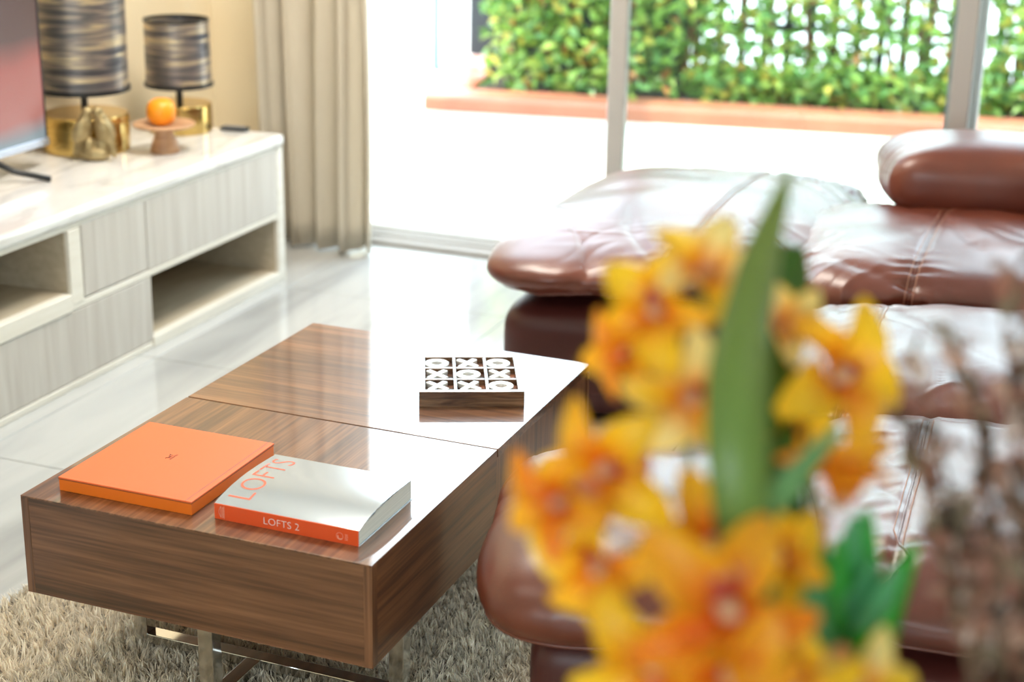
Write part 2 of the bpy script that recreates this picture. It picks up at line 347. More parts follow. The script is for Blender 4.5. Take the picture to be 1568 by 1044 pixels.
# terracotta curb pieces
curb = thing('planter_curb', 'long terracotta curb edging the hedge bed on the terrace', 'curb', tuple(P2(0, 0, -0.02)), SK)
L0 = 0.0
def curb_piece(bm, a, b, D=0.27, H=0.088, r=0.028):
    prof = [(0, 0)] + [(r-r*math.cos(t), H-r+r*math.sin(t)) for t in [PI/2*q/5 for q in range(6)]] + [(D-r+r*math.sin(t), H-r+r*math.cos(t)) for t in [PI/2*q/5 for q in range(6)]] + [(D, 0)]
    A = [bm.verts.new((a, y, z)) for y, z in prof]; B = [bm.verts.new((b, y, z)) for y, z in prof]
    for i in range(len(prof)): j = (i+1) % len(prof); bm.faces.new((A[i], B[i], B[j], A[j]))
    bm.faces.new(A[::-1]) ; bm.faces.new(B); bmesh.ops.recalc_face_normals(bm, faces=bm.faces[:])
while L0 < 5.9:
    ln = 1.0
    bm = bmesh.new(); curb_piece(bm, L0, L0+ln-0.0015)
    o = from_bm('curb_stone', bm, M['terracotta'], curb, True); o.data.set_sharp_from_angle(angle=0.9)
    L0 += ln
for k in range(4):
    bm = bmesh.new(); add_box(bm, (0.10-0.04*k, 0.28+0.25+0.5*k, 0.045), (0.2, 0.496, 0.095), 0.022, 3)
    from_bm('curb_stone', bm, M['terracotta'], curb, True)
bed = S(box('planter_soil', (0, 0, 0), (6.2, 1.0, 0.075), M['soil']), 'dark soil of the hedge bed')
bed.location = P2(0.0, 0.27, -0.03); bed.rotation_euler = (0, 0, SK)
# gate at far left
o = thing('gate_post', 'white square gate post beside the dark end of the fence', 'post', (-3.90, 9.2, -0.1))
box('shaft', (-0.04, -0.04, 0), (0.04, 0.04, 2.2), M['white'], o, 0.004, 1)
box('cap', (-0.05, -0.05, 2.2), (0.05, 0.05, 2.24), M['white'], o, 0.006, 1)
box('foot_plate', (-0.055, -0.055, 0), (0.055, 0.055, 0.02), M['black'], o)
o = thing('garden_gate', 'slender dark metal gate frame left of the white gate post', 'gate', (-4.06, 9.24, -0.1))
box('upright', (-0.105, -0.01, 0.0), (-0.065, 0.01, 1.9), M['gate'], o, 0.002, 1)
box('upright', (0.065, -0.01, 0.0), (0.10, 0.01, 1.9), M['gate'], o, 0.002, 1)
box('kick_plate', (-0.055, -0.006, 0.02), (0.065, 0.006, 0.08), M['gate'], o)
box('top_bar', (-0.075, -0.01, 1.88), (0.085, 0.01, 1.9), M['gate'], o)
# picket fence
fen = thing('picket_fence', 'dark upright picket fence behind the leafy hedge', 'fence', tuple(P2(0.15, 0.98, -0.03)), SK)
pk = None
for i in range(46):
    s = 0.05+i*0.128
    if pk is None:
        pk = box('picket', (-0.025, -0.012, 0.0), (0.025, 0.012, 1.75), M['fence'], fen, 0.003, 1); pk.location = (s, 0, 0)
    else:
        c = pk.copy(); COL.objects.link(c); c.parent = fen; c.location = (s, 0, 0)
for z in (0.10, 0.405, 1.55):
    box('rail', (0, 0.012, z-0.02), (5.9, 0.04, z+0.02), M['fence'], fen, 0.003, 1)
box('plinth_board', (0, 0.042, 0.0), (5.9, 0.06, 0.16), M['fence'], fen)
box('end_panel', (-0.14, 0.042, 0.16), (1.15, 0.06, 1.7), M['fence'], fen)
# shrubs
GREENS = [(0.075, 0.165, 0.025), (0.14, 0.25, 0.045), (0.20, 0.33, 0.06), (0.11, 0.24, 0.07), (0.27, 0.36, 0.07)]
def rand_leaf_col():
    r = random.random()
    if r < 0.10: return (0.50, 0.42, 0.07)
    if r < 0.14: return (0.36, 0.15, 0.04)
    c = random.choice(GREENS); k = random.uniform(1.0, 1.55)
    return (c[0]*k, c[1]*k, c[2]*k)
def leaf_geo(V, F, Cc, c, s, fold=0.25):
    """one leaf: 4 tris, folded along its midrib"""
    d = Vector((random.uniform(-1, 1), random.uniform(-1, 0.6), random.uniform(-0.8, 0.5))).normalized()
    n = Vector((random.uniform(-0.7, 0.7), random.uniform(-1, 0.2), random.uniform(0.1, 1))); n = (n - d*n.dot(d)).normalized()
    b = d.cross(n); base = len(V); c = Vector(c)
    pts = [c-d*s*0.5, c-b*s*0.26+n*s*fold*0.5, c+n*0, c+b*s*0.26+n*s*fold*0.5, c+d*s*0.5-n*s*0.12]
    V.extend([tuple(p) for p in pts]); F.extend([(base, base+1, base+2), (base, base+2, base+3), (base+1, base+4, base+2), (base+2, base+4, base+3)])
    Cc.extend([rand_leaf_col()]*5 if True else [])
leaf_protos = []
for k in range(6):
    V, F, Cc = [], [], []
    leaf_geo(V, F, Cc, (0, 0, 0), 1.0)
    col = rand_leaf_col(); Cc = [col]*5
    me = bpy.data.meshes.new('leaf'); me.from_pydata(V, [], F); set_tint(me, Cc); me.materials.append(M['leafcol']); leaf_protos.append(me)
labels = ['dense yellowish green shrub at the left end of the hedge', 'full leafy shrub seen left of the first door stile', 'shrub crossed by the first door stile', 'shrub with the widest white gaps, right of the first door stile', 'shrub with bare reddish stems in the middle of the hedge', 'leafy shrub overhanging the curb left of the second door stile', 'shrub seen right of the second door stile', 'shrub at the far right end of the hedge']
for k in range(8):
    s0 = 0.56+k*0.62
    base = P2(s0, 0.58, 0.04)
    sh = thing('hedge_shrub', labels[k], 'shrub', tuple(base), SK, 'hedge shrubs along the terrace curb')
    for q in range(4):
        x0 = random.uniform(-0.24, 0.24); lean = random.uniform(-0.12, 0.12)
        pts = [(x0+lean*t+0.02*math.sin(5*t+q), 0.02*math.cos(4*t+k)+0.1*random.random()*0, 0.9*t*1.4) for t in [i/6 for i in range(7)]]
        tube('stem', pts, 0.014, M['bark'], sh, 6, False, 0.006)
    V, F, Cc = [], [], []
    dens = 1300 if k < 2 else 1350
    for i in range(dens):
        z = abs(random.gauss(0, 1)); u_ = random.random()
        zz = random.uniform(0.02, 1.4)
        if k >= 2 and zz > 0.17 and random.random() < 0.22: zz = random.uniform(0.0, 0.2)
        xx = random.uniform(-0.34, 0.34); yy = random.gauss(-0.02, 0.10)
        cl = noise.noise(Vector((xx*7+k*3.1, yy*4, zz*6)))
        if cl < -0.22 and zz > 0.2 and k >= 2: continue
        leaf_geo(V, F, Cc, (xx, yy-(0.08 if zz < 0.2 else 0), zz), random.uniform(0.065, 0.11))
    fo = pydata('foliage', V, F, M['leafcol'], sh, Cc); fo['kind'] = 'stuff'
    for i in range(36):
        o = bpy.data.objects.new('leaf', random.choice(leaf_protos)); COL.objects.link(o); o.parent = sh
        zz = random.uniform(0.03, 0.6); s = random.uniform(0.06, 0.095)
        o.location = (random.uniform(-0.32, 0.32), random.uniform(-0.30, -0.18), zz); o.scale = (s, s, s)
        o.rotation_euler = (random.uniform(-0.6, 0.6), random.uniform(-0.6, 0.6), random.uniform(-0.8, 0.8))

# ------------------------------------------------------------------ curtain
def curtain():
    n = 240; H = 26
    V, F = [], []
    x0, x1 = -2.995, -2.555
    for j in range(H+1):
        z = 0.015 + (2.55-0.015)*j/H
        for i in range(n+1):
            t = i/n
            ph = 2*PI*4.6*(t + 0.03*math.sin(7*t))
            amp = 0.050*(1+0.25*math.sin(3.3*t+1))
            y = 5.10 + amp*math.sin(ph) + 0.012*math.sin(2.3*ph+1.0) + 0.006*math.sin(z*2.1+t*9)
            x = x0+(x1-x0)*t + 0.018*math.sin(2*ph+0.7) + 0.006*math.sin(z*3+t*6) - 0.02*(1-z/2.5)*(0.5-t)
            V.append((x, y+0.012*math.sin(z*1.7+t*20)*(1-z/3), z))
    for j in range(H):
        for i in range(n):
            a = j*(n+1)+i; F.append((a, a+1, a+n+2, a+n+1))
    root = thing('curtain', 'pleated floor length beige curtain hanging beside the garden door', 'curtain', (-2.8, 5.1, 0.0))
    o = pydata('drape', [(v[0]+2.8, v[1]-5.1, v[2]) for v in V], F, M['curtain'], root, None, True)
    md = o.modifiers.new('s', 'SOLIDIFY'); md.thickness = 0.003
    tube('curtain_rod', [(-0.40, 0, 2.60), (0.35, 0, 2.60)], 0.012, M['alu'], root, 10)
    hb = bmesh.new()
    for i in range(8):
        tube_bm(hb, [(-0.24+0.065*i+0.014*math.cos(a), 0, 2.585+0.022*math.sin(a)) for a in [2*PI*q/10 for q in range(10)]], 0.002, 5, True)
    from_bm('rings', hb, M['alu'], root, True)
curtain()

# ------------------------------------------------------------------ media cabinet
CX = -2.677; CY1 = 4.715; CY0 = 1.0
cab = thing('media_cabinet', 'long low whitewashed oak media cabinet with open niches and marble top', 'cabinet', (-2.97, 2.9, 0))
def cb(name, lo, hi, m_, bev=0.0, seg=2):
    o = (-2.97, 2.9, 0)
    return box(name, [a-b for a, b in zip(lo, o)], [a-b for a, b in zip(hi, o)], m_, cab, bev, seg)
cb('marble_top', (XL+0.014, CY0, 0.465), (CX+0.006, CY1+0.005, 0.505), M['marble'], 0.014, 4)
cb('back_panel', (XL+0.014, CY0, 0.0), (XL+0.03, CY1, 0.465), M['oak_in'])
cb('end_panel', (XL+0.03, CY1-0.045, 0.0), (CX, CY1, 0.465), M['oak_pale'], 0.004)
cb('end_panel', (XL+0.03, CY0, 0.0), (CX, CY0+0.045, 0.465), M['oak_pale'], 0.004)
cb('bottom_rail', (XL+0.03, CY0+0.045, 0.0), (CX, 3.905, 0.02), M['oak_pale'], 0.003)
cb('niche_floor', (XL+0.03, 3.905, 0.0), (CX+0.003, CY1-0.045, 0.034), M['oak_pale'], 0.003)
cb('top_rail', (XL+0.03, CY0+0.045, 0.45), (CX-0.004, CY1-0.045, 0.465), M['oak_pale'], 0.002)
cb('divider', (XL+0.03, 3.53, 0.238), (CX, 3.586, 0.45), M['oak_pale'], 0.003)
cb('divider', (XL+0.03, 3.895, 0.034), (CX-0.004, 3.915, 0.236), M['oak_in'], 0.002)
cb('shelf', (XL+0.03, CY0+0.045, 0.222), (CX+0.002, 3.53, 0.272), M['oak_pale'], 0.003)
cb('shelf', (XL+0.03, 3.53, 0.222), (CX-0.002, CY1-0.045, 0.242), M['oak_pale'], 0.003)
cb('divider', (XL+0.03, 2.0, 0.272), (CX, 2.05, 0.45), M['oak_pale'], 0.003)
# fronts
def drawer(y0, y1, z0, z1):
    d = cb('drawer', (CX-0.45, y0, z0), (CX-0.002, y1, z1), M['oak'], 0.003)
    o = box('finger_pull', (CX-0.02+2.97, y0-2.9+0.02, z1), (CX-0.006+2.97, y1-2.9-0.02, z1+0.003), M['dark_gap'], d)
    return d
drawer(3.592, 3.900, 0.246, 0.457)
drawer(3.904, 4.712, 0.243, 0.457)
drawer(2.60, 3.912, 0.022, 0.220)
drawer(1.7, 2.596, 0.022, 0.232)
drawer(1.06, 1.696, 0.022, 0.232)
drawer(1.06, 1.996, 0.277, 0.446)
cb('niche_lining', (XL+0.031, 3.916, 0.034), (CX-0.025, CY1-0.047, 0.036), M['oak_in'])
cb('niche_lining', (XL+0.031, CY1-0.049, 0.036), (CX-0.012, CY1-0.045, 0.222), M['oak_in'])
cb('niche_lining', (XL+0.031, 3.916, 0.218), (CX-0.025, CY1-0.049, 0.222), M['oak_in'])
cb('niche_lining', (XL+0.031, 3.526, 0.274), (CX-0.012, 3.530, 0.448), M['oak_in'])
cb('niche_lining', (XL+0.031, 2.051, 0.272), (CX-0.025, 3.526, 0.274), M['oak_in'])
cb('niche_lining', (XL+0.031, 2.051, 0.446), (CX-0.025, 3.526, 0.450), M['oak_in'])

# ------------------------------------------------------------------ television
tv = thing('television', 'flat television with thin silver frame standing on the marble top', 'television', (-3.075, 3.305, 0.505))
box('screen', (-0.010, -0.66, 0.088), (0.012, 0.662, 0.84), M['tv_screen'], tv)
box('casing', (-0.045, -0.66, 0.082), (-0.010, 0.662, 0.845), M['black_plastic'], tv, 0.006)
for lo, hi in [((-0.012, -0.668, 0.066), (0.020, 0.670, 0.090)), ((-0.012, -0.668, 0.84), (0.016, 0.670, 0.848)), ((-0.012, -0.668, 0.09), (0.015, -0.660, 0.84))]:
    box('bezel', lo, hi, M['tv_frame'], tv, 0.002)
box('side_bezel', (-0.012, 0.662, 0.09), (0.015, 0.668, 0.84), M['black'], tv, 0.001)
for s in (1, -1):
    y0 = 0.40*s
    lg = tube('leg', [(-0.02, y0, 0.08), (0.06, y0+0.05*s, 0.03), (0.145, y0+0.10*s, 0.007)], 0.009, M['black'], tv, 8)
    tube('leg', [(-0.02, y0, 0.08), (-0.08, y0+0.04*s, 0.03), (-0.13, y0+0.08*s, 0.007)], 0.009, M['black'], tv, 8)

# ------------------------------------------------------------------ lamps
def lamp(loc, r, bh, rod, r0, r1, sh, label):
    t = thing('table_lamp', label, 'lamp', loc, 0, 'drum lamps on the marble top')
    lathe('base', [(0, 0), (r-0.004, 0), (r, 0.004), (r, bh-0.004), (r-0.004, bh), (0, bh)], M['brass'], t, 64)
    lathe('rod', [(0, bh), (0.011, bh), (0.011, rod+0.04), (0, rod+0.04)], M['black'], t, 16)
    lathe('shade', [(r0, rod), (r1, rod+sh), (r1-0.004, rod+sh), (r0-0.004, rod)], M['shade'], t, 64)
    lathe('trim_ring', [(r0+0.001, rod-0.004), (r0+0.006, rod-0.002), (r0+0.006, rod+0.010), (r0+0.001, rod+0.012), (r0-0.008, rod+0.010), (r0-0.008, rod-0.004), (r0+0.001, rod-0.004)], M['black'], t, 64)
    lathe('trim_ring', [(r1+0.001, rod+sh-0.004), (r1+0.002, rod+sh+0.003), (r1-0.006, rod+sh+0.003), (r1-0.006, rod+sh-0.004), (r1+0.001, rod+sh-0.004)], M['black'], t, 64)
    bm = bmesh.new()
    for a in range(3):
        an = a*2*PI/3+0.3
        tube_bm(bm, [(0, 0, rod+0.02), (math.cos(an)*(r0-0.003), math.sin(an)*(r0-0.003), rod+0.004)], 0.0025, 6)
    from_bm('spider', bm, M['black'], t)
    lathe('bulb', [(0, rod+0.04), (0.012, rod+0.045), (0.014, rod+0.07), (0.028, rod+0.10), (0.026, rod+0.125), (0, rod+0.14)], M['white'], t, 20)
lamp((-3.105, 4.225, 0.505), 0.135, 0.118, 0.192, 0.139, 0.142, 0.34, 'large table lamp with tall striped metallic drum shade and brass drum base')
lamp((-3.005, 4.61, 0.505), 0.105, 0.095, 0.155, 0.108, 0.106, 0.215, 'small table lamp with short striped metallic drum shade and brass drum base')

# ------------------------------------------------------------------ birds, stand, orange, remote
bird = thing('bird_figurine', 'gold figurine of two perched birds leaning together in front of the large lamp', 'figurine', (-2.985, 4.095, 0.505), 0.35)
def blob(bm, c, r, rot=(0, 0, 0), seg=20):
    mt_ = Matrix.Translation(Vector(c)) @ Matrix.Rotation(rot[2], 4, 'Z') @ Matrix.Rotation(rot[1], 4, 'Y') @ Matrix.Rotation(rot[0], 4, 'X') @ Matrix.Diagonal((r[0], r[1], r[2], 1))
    bmesh.ops.create_uvsphere(bm, u_segments=seg, v_segments=seg//2, radius=1.0, matrix=mt_)
def bird_part(nm, sgn, hx, zz):
    bm = bmesh.new()
    blob(bm, (hx, 0, zz+0.085), (0.028, 0.026, 0.045), (0, 0.28*sgn, 0))        # body
    blob(bm, (hx-0.002*sgn+0.012*sgn, 0.0, zz+0.118), (0.021, 0.020, 0.024))            # breast/neck
    blob(bm, (hx+0.016*sgn, -0.002, zz+0.140), (0.0165, 0.016, 0.017))            # head
    blob(bm, (hx+0.032*sgn, -0.004, zz+0.143), (0.010, 0.004, 0.004), (0, 0.3*sgn, 0))     # beak
    blob(bm, (hx-0.020*sgn, 0.0, zz+0.040), (0.012, 0.010, 0.045), (0, 0.22*sgn, 0))        # tail
    blob(bm, (hx-0.008*sgn, -0.020, zz+0.082), (0.020, 0.010, 0.040), (0.1, 0.32*sgn, 0))     # wing
    blob(bm, (hx-0.008*sgn, 0.020, zz+0.082), (0.020, 0.010, 0.040), (-0.1, 0.32*sgn, 0))
    o = from_bm(nm, bm, M['gold'], bird, True)
    md = o.modifiers.new('r', 'REMESH'); md.mode = 'VOXEL'; md.voxel_size = 0.0025; md.use_smooth_shade = True
    md2 = o.modifiers.new('s', 'SMOOTH'); md2.iterations = 3
bird_part('bird', 1, -0.030, 0.010); bird_part('bird', -1, 0.034, 0.012)
bm = bmesh.new()
blob(bm, (0.0, 0, 0.022), (0.050, 0.028, 0.024)); blob(bm, (-0.012, -0.004, 0.045), (0.020, 0.02, 0.03)); blob(bm, (0.026, 0.004, 0.05), (0.026, 0.02, 0.035))
o = from_bm('rock', bm, M['gold'], bird, True)
md = o.modifiers.new('r', 'REMESH'); md.mode = 'VOXEL'; md.voxel_size = 0.003; md.use_smooth_shade = True
md = o.modifiers.new('s', 'SMOOTH'); md.iterations = 3
for q in range(3):
    tube('feather', [(-0.046+0.006*q, -0.012, 0.075-0.006*q), (-0.058+0.006*q, -0.013, 0.010)], 0.004, M['gold'], bird, 6, False, 0.002)

st = thing('cake_stand', 'small turned wooden pedestal stand on the marble top', 'stand', (-2.865, 4.300, 0.505))
lathe('pedestal', [(0, 0), (0.046, 0), (0.047, 0.006), (0.040, 0.03), (0.030, 0.055), (0.030, 0.072), (0, 0.074)], M['wood_light'], st, 40)
lathe('plate', [(0, 0.072), (0.04, 0.072), (0.093, 0.084), (0.098, 0.090), (0.094, 0.093), (0.03, 0.085), (0, 0.084)], M['wood_light'], st, 56)
org = thing('orange', 'whole ripe orange resting on the wooden pedestal stand', 'orange', (-2.873, 4.300, 0.590))
prof = []
for i in range(25):
    a = -PI/2 + PI*i/24; r = 0.046*math.cos(a); r = max(r, 0)
    zz = 0.042+0.043*math.copysign(abs(math.sin(a))**0.85, math.sin(a))
    if i in (0, 24): r = 0
    prof.append((max(0, 0.046*(max(0, math.cos(a)))**0.82) if i not in (0, 24) else 0, zz - (0.004 if i in (0, 24) else 0)))
lathe('fruit', prof, M['orange_fruit'], org, 48)
lathe('stem_button', [(0, 0.080), (0.004, 0.081), (0.0045, 0.0835), (0, 0.085)], M['stem'], org, 10)
rem = thing('remote_control', 'slim dark remote control lying flat near the end of the marble top', 'remote', (-2.86, 4.735-0.07, 0.505), 0.1)
rem.location = (-2.845, 4.690, 0.505)
bm = bmesh.new(); add_box(bm, (0, 0, 0.007), (0.095, 0.036, 0.013), 0.004, 3); from_bm('body', bm, M['black_plastic'], rem)
bm = bmesh.new()
for i in range(7):
    for j in range(3):
        lathe_bm(bm, [(0, 0.013), (0.0035, 0.0132), (0.003, 0.0148), (0, 0.015)], 8, (-0.036+i*0.011, -0.010+0.010*j, 0))
from_bm('buttons', bm, M['tv_frame'], rem)

# ------------------------------------------------------------------ rug
rug = thing('shag_rug', 'light grey beige shag rug under the coffee table', 'rug', (-1.3, 2.3, 0.0))
RX0, RX1, RY0, RY1 = -2.03, -0.62, 0.95, 3.42
box('backing', (RX0+1.3, RY0-2.3, 0.0), (RX1+1.3, RY1-2.3, 0.010), mat('rug_backing', (0.30, 0.27, 0.23), 0.9), rug, 0.003, 1)
import numpy as np
def pile():
    rng = np.random.default_rng(3)
    parts = [(RX0, RX1, 1.75, RY1, 72000), (RX0, RX1, RY0, 1.75, 60000)]
    Vs, Cs = [], []
    for (x0, x1, y0, y1, dens) in parts:
        n = int((x1-x0)*(y1-y0)*dens)
        x = rng.uniform(x0, x1, n); y = rng.uniform(y0, y1, n)
        # clumps share a lean
        cell = 0.013
        ix = np.floor(x/cell+0.9*np.sin(y*70)*0.4).astype(int); iy = np.floor(y/cell+0.4*np.sin(x*60)).astype(int)
        h = (ix*73856093) ^ (iy*19349663)
        r1 = ((h*2654435761) % 10007)/10007.0; r2 = ((h*40503) % 9973)/9973.0; r3 = ((h*69069) % 9967)/9967.0
        cxx = (ix+0.5)*cell; cyy = (iy+0.5)*cell
        ang = r1*2*np.pi; lean = 0.3+0.9*r2
        L = rng.uniform(0.018, 0.031, n)*(0.85+0.3*r3)
        dx = np.cos(ang)*lean*0.016 + (cxx-x)*0.5 + rng.normal(0, 0.004, n)
        dy = np.sin(ang)*lean*0.016 + (cyy-y)*0.5 + rng.normal(0, 0.004, n)
        hz = np.sqrt(np.maximum(L**2-dx**2-dy**2, 0.009**2))
        wa = rng.uniform(0, 2*np.pi, n); wd = rng.uniform(0.0008, 0.0016, n)
        wx = np.cos(wa)*wd; wy = np.sin(wa)*wd
        z0 = np.full(n, 0.008)
        v = np.zeros((n, 5, 3))
        v[:, 0] = np.stack([x-wx, y-wy, z0], 1); v[:, 1] = np.stack([x+wx, y+wy, z0], 1)
        v[:, 2] = np.stack([x+dx*0.4+wx, y+dy*0.4+wy, z0+hz*0.65], 1); v[:, 3] = np.stack([x+dx*0.4-wx, y+dy*0.4-wy, z0+hz*0.65], 1)
        v[:, 4] = np.stack([x+dx, y+dy, z0+hz], 1)
        tone = (0.75+0.5*rng.random(n))*(0.85+0.3*r3)
        base = np.array([0.90, 0.81, 0.67])[None]*tone[:, None]
        c = np.ones((n, 5, 4)); c[:, :, :3] = base[:, None, :]
        Vs.append(v.reshape(-1, 3)); Cs.append(c.reshape(-1, 4))
    V = np.concatenate(Vs); C = np.concatenate(Cs); n = len(V)//5
    V = V - np.array([-1.3, 2.3, 0])
    me = bpy.data.meshes.new('pile')
    me.vertices.add(n*5); me.vertices.foreach_set('co', V.astype(np.float32).ravel())
    idx = (np.arange(n)*5)[:, None]
    loops = np.concatenate([idx+np.array([[0, 1, 2, 3]]), idx+np.array([[3, 2, 4]])], 1).ravel()
    me.loops.add(len(loops)); me.loops.foreach_set('vertex_index', loops.astype(np.int32))
    st = (np.arange(n)[:, None]*7+np.array([[0, 4]])).ravel()
    me.polygons.add(n*2); me.polygons.foreach_set('loop_start', st.astype(np.int32))
    try: me.polygons.foreach_set('loop_total', np.tile([4, 3], n).astype(np.int32))
    except Exception: pass
    me.update(calc_edges=True)
    a = me.color_attributes.new('tint', 'FLOAT_COLOR', 'POINT'); a.data.foreach_set('color', C.astype(np.float32).ravel())
    o = mesh_obj('pile', me, M['pile'], rug); o['kind'] = 'stuff'
pile()

# ------------------------------------------------------------------ coffee table
TX0, TX1, TY0, TY1 = -1.771, -1.075, 2.148, 3.240
TM = (TY0+TY1)/2; Z0, Z1 = 0.209, 0.400
tb = thing('coffee_table', 'low glossy walnut coffee table of two joined halves on chrome legs', 'table', ((TX0+TX1)/2, TM, 0))
oc = ((TX0+TX1)/2, TM, 0)
def tp(name, lo, hi, m_, bev=0.0, parent=tb, seg=2):
    return box(name, [a-b for a, b in zip(lo, oc)], [a-b for a, b in zip(hi, oc)], m_, parent, bev, seg)
gp = 0.0022
# near half: core, top, side boards
tp('top_board', (TX0, TY0, Z1-0.003), (TX1, TM-gp, Z1), M['walnut_y'], 0.0008)
tp('front_panel', (TX0+0.016, TY0+0.0005, Z0), (TX1-0.016, TY0+0.02, Z1-0.003), M['walnut_side_x'], 0.0005)
tp('edge_strip', (TX0, TY0, Z0), (TX0+0.016, TY0+0.02, Z1-0.003), M['walnut_z'], 0.0008)
tp('edge_strip', (TX1-0.016, TY0, Z0), (TX1, TY0+0.02, Z1-0.003), M['walnut_z'], 0.0008)
tp('side_board', (TX1-0.02, TY0+0.02, Z0), (TX1-0.0005, TM-gp, Z1-0.003), M['walnut_side_y'], 0.0008)
tp('side_board', (TX0+0.0005, TY0+0.02, Z0), (TX0+0.02, TM-gp, Z1-0.003), M['walnut_side_y'], 0.0008)
tp('under_board', (TX0+0.02, TY0+0.02, Z0+0.002), (TX1-0.02, TM-gp, Z0+0.018), M['walnut_side_y'])
# far half
tp('top_board', (TX0, TM+gp, Z1-0.018), (TX1, TY1, Z1), M['walnut_x'], 0.0012)
tp('side_board', (TX1-0.02, TM+gp, Z0), (TX1-0.0025, TY1-0.016, Z1-0.018), M['walnut_z'], 0.0006)
tp('edge_strip', (TX1-0.02, TY1-0.016, Z0), (TX1, TY1, Z1-0.018), M['walnut_z'], 0.0008)
tp('side_board', (TX0+0.0025, TM+gp, Z0), (TX0+0.02, TY1, Z1-0.018), M['walnut_z'], 0.0006)
tp('back_panel', (TX0+0.02, TY1-0.02, Z0), (TX1-0.02, TY1, Z1-0.018), M['walnut_side_x'], 0.0006)
tp('under_board', (TX0+0.02, TM+gp, Z0+0.002), (TX1-0.02, TY1-0.02, Z0+0.018), M['walnut_side_y'])
def base_frame(ya, yb):
    w_ = 0.030; xm = (TX0+TX1)/2-0.012
    xa, xb = -1.675, -1.128
    tp('leg', (xa-w_/2, ya-w_/2, 0.008), (xa+w_/2, ya+w_/2, Z0), M['chrome'], 0.0015)
    tp('leg', (xb-w_/2, ya-w_/2, 0.008), (xb+w_/2, ya+w_/2, Z0), M['chrome'], 0.0015)
    tp('leg', (-1.425-w_/2, yb-w_/2, 0.008), (-1.425+w_/2, yb+w_/2, Z0), M['chrome'], 0.0015)
    tp('floor_rail', (xa+w_/2, ya-w_/2, 0.026), (xb-w_/2, ya+w_/2, 0.046), M['chrome'], 0.0015)
    lo, hi = min(ya, yb), max(ya, yb)
    tp('floor_rail', (-1.425-w_/2, lo+w_/2, 0.026), (-1.425+w_/2, hi-w_/2, 0.046), M['chrome'], 0.0015)
base_frame(2.362, 2.200); base_frame(3.02, 3.18)

# ------------------------------------------------------------------ orange box
hb = thing('gift_box', 'flat square bright orange lidded box lying on the coffee table', 'box', (-1.585, 2.342, 0.400), 0.01)
box('tray', (-0.137, -0.147, 0.0), (0.137, 0.145, 0.0225), M['box_side'], hb, 0.0012)
box('lid', (-0.1375, -0.1475, 0.0228), (0.1375, 0.146, 0.0262), M['box_top'], hb, 0.0008)
box('lid_seam', (-0.1378, -0.1478, 0.0222), (0.1378, 0.1463, 0.0230), M['brown_ink'], hb)
box('hinge_line', (0.1245, -0.1470, 0.0261), (0.1258, 0.1455, 0.0264), mat('lilac_line', (0.30, 0.10, 0.12), 0.4), hb)
RT = Matrix.Rotation(PI/2, 4, 'Z')
text_obj('lid_lettering', 'HERMÈS', 0.0062, Matrix.Translation((0.0035, 0.012, 0.0263)) @ RT, M['brown_ink'], hb, 0.0001, 'CENTER', 1.1, 1.15)
bm = bmesh.new()
def seg2(bm, pts, r=0.00035):
    tube_bm(bm, [(0.000-p[1], 0.012+p[0], 0.0263) for p in pts], r, 4)
seg2(bm, [(0.0035*math.cos(a)+0.004, 0.0035*math.sin(a)+0.006) for a in [PI*q/6 for q in range(13)]])
seg2(bm, [(-0.002, 0.0045), (-0.006, 0.006), (-0.009, 0.010), (-0.011, 0.009)], 0.0008)
seg2(bm, [(-0.006, 0.006), (-0.007, 0.002)], 0.0005); seg2(bm, [(-0.002, 0.0045), (-0.002, 0.0015)], 0.0005)
seg2(bm, [(0.000, 0.009), (0.008, 0.0095), (0.009, 0.0125)], 0.0007); seg2(bm, [(-0.004, 0.006), (0.002, 0.009)], 0.0003)
from_bm('lid_emblem', bm, M['brown_ink'], hb)

# ------------------------------------------------------------------ paperback book
bk = thing('book', 'thick paperback with silvery white cover and orange red spine', 'book', (-1.266, 2.205, 0.400), 0.0)
BL, BD, BH = 0.139, 0.212, 0.0285
def cover_z(y, x):
    t = y/BD
    return BH + 0.009*math.sin(PI*min(1, max(0, t))**0.8) + 0.010*t
def sheet(name, zf, th, x0, x1, y0, y1, m_, nx=14, ny=24, flat=None):
    V, F = [], []
    for k in range(2):
        for j in range(ny+1):
            for i in range(nx+1):
                x = x0+(x1-x0)*i/nx; y = y0+(y1-y0)*j/ny
                V.append((x, y, flat if (k and flat is not None) else zf(y, x)-(th if k else 0)))
    N_ = (nx+1)*(ny+1)
    for j in range(ny):
        for i in range(nx):
            a = j*(nx+1)+i; F.append((a, a+1, a+nx+2, a+nx+1)); F.append((N_+a, N_+a+nx+1, N_+a+nx+2, N_+a+1))
    for j in range(ny):
        for i_, s in ((0, 1), (nx, -1)):
            a = j*(nx+1)+i_; b = a+nx+1
            F.append((a, b, N_+b, N_+a) if s == 1 else (b, a, N_+a, N_+b))
    for i in range(nx):
        a = i; F.append((a+1, a, N_+a, N_+a+1)); a = ny*(nx+1)+i; F.append((a, a+1, N_+a+1, N_+a))
    o = pydata(name, V, F, m_, bk, None, True); o.data.set_sharp_from_angle(angle=0.7); return o
M['cover'] = mat('silvery_gloss_cover', (0.50, 0.56, 0.62), 0.16, 0.35, **{'Coat Weight': 1.0, 'Coat Roughness': 0.04})
sheet('cover', cover_z, 0.0012, -BL, BL, 0.0, BD, M['cover'])
sheet('cover', lambda y, x: 0.0012, 0.0012, -BL, BL, 0.0, BD, M['cover'])
sheet('page_block', lambda y, x: BH-0.0013 + 0.010*y/BD + 0.003*math.sin(PI*y/BD), 0.025, -BL+0.002, BL-0.002, 0.003, BD-0.003, M['paper'], 14, 24, 0.0014)
pb = M['paper']
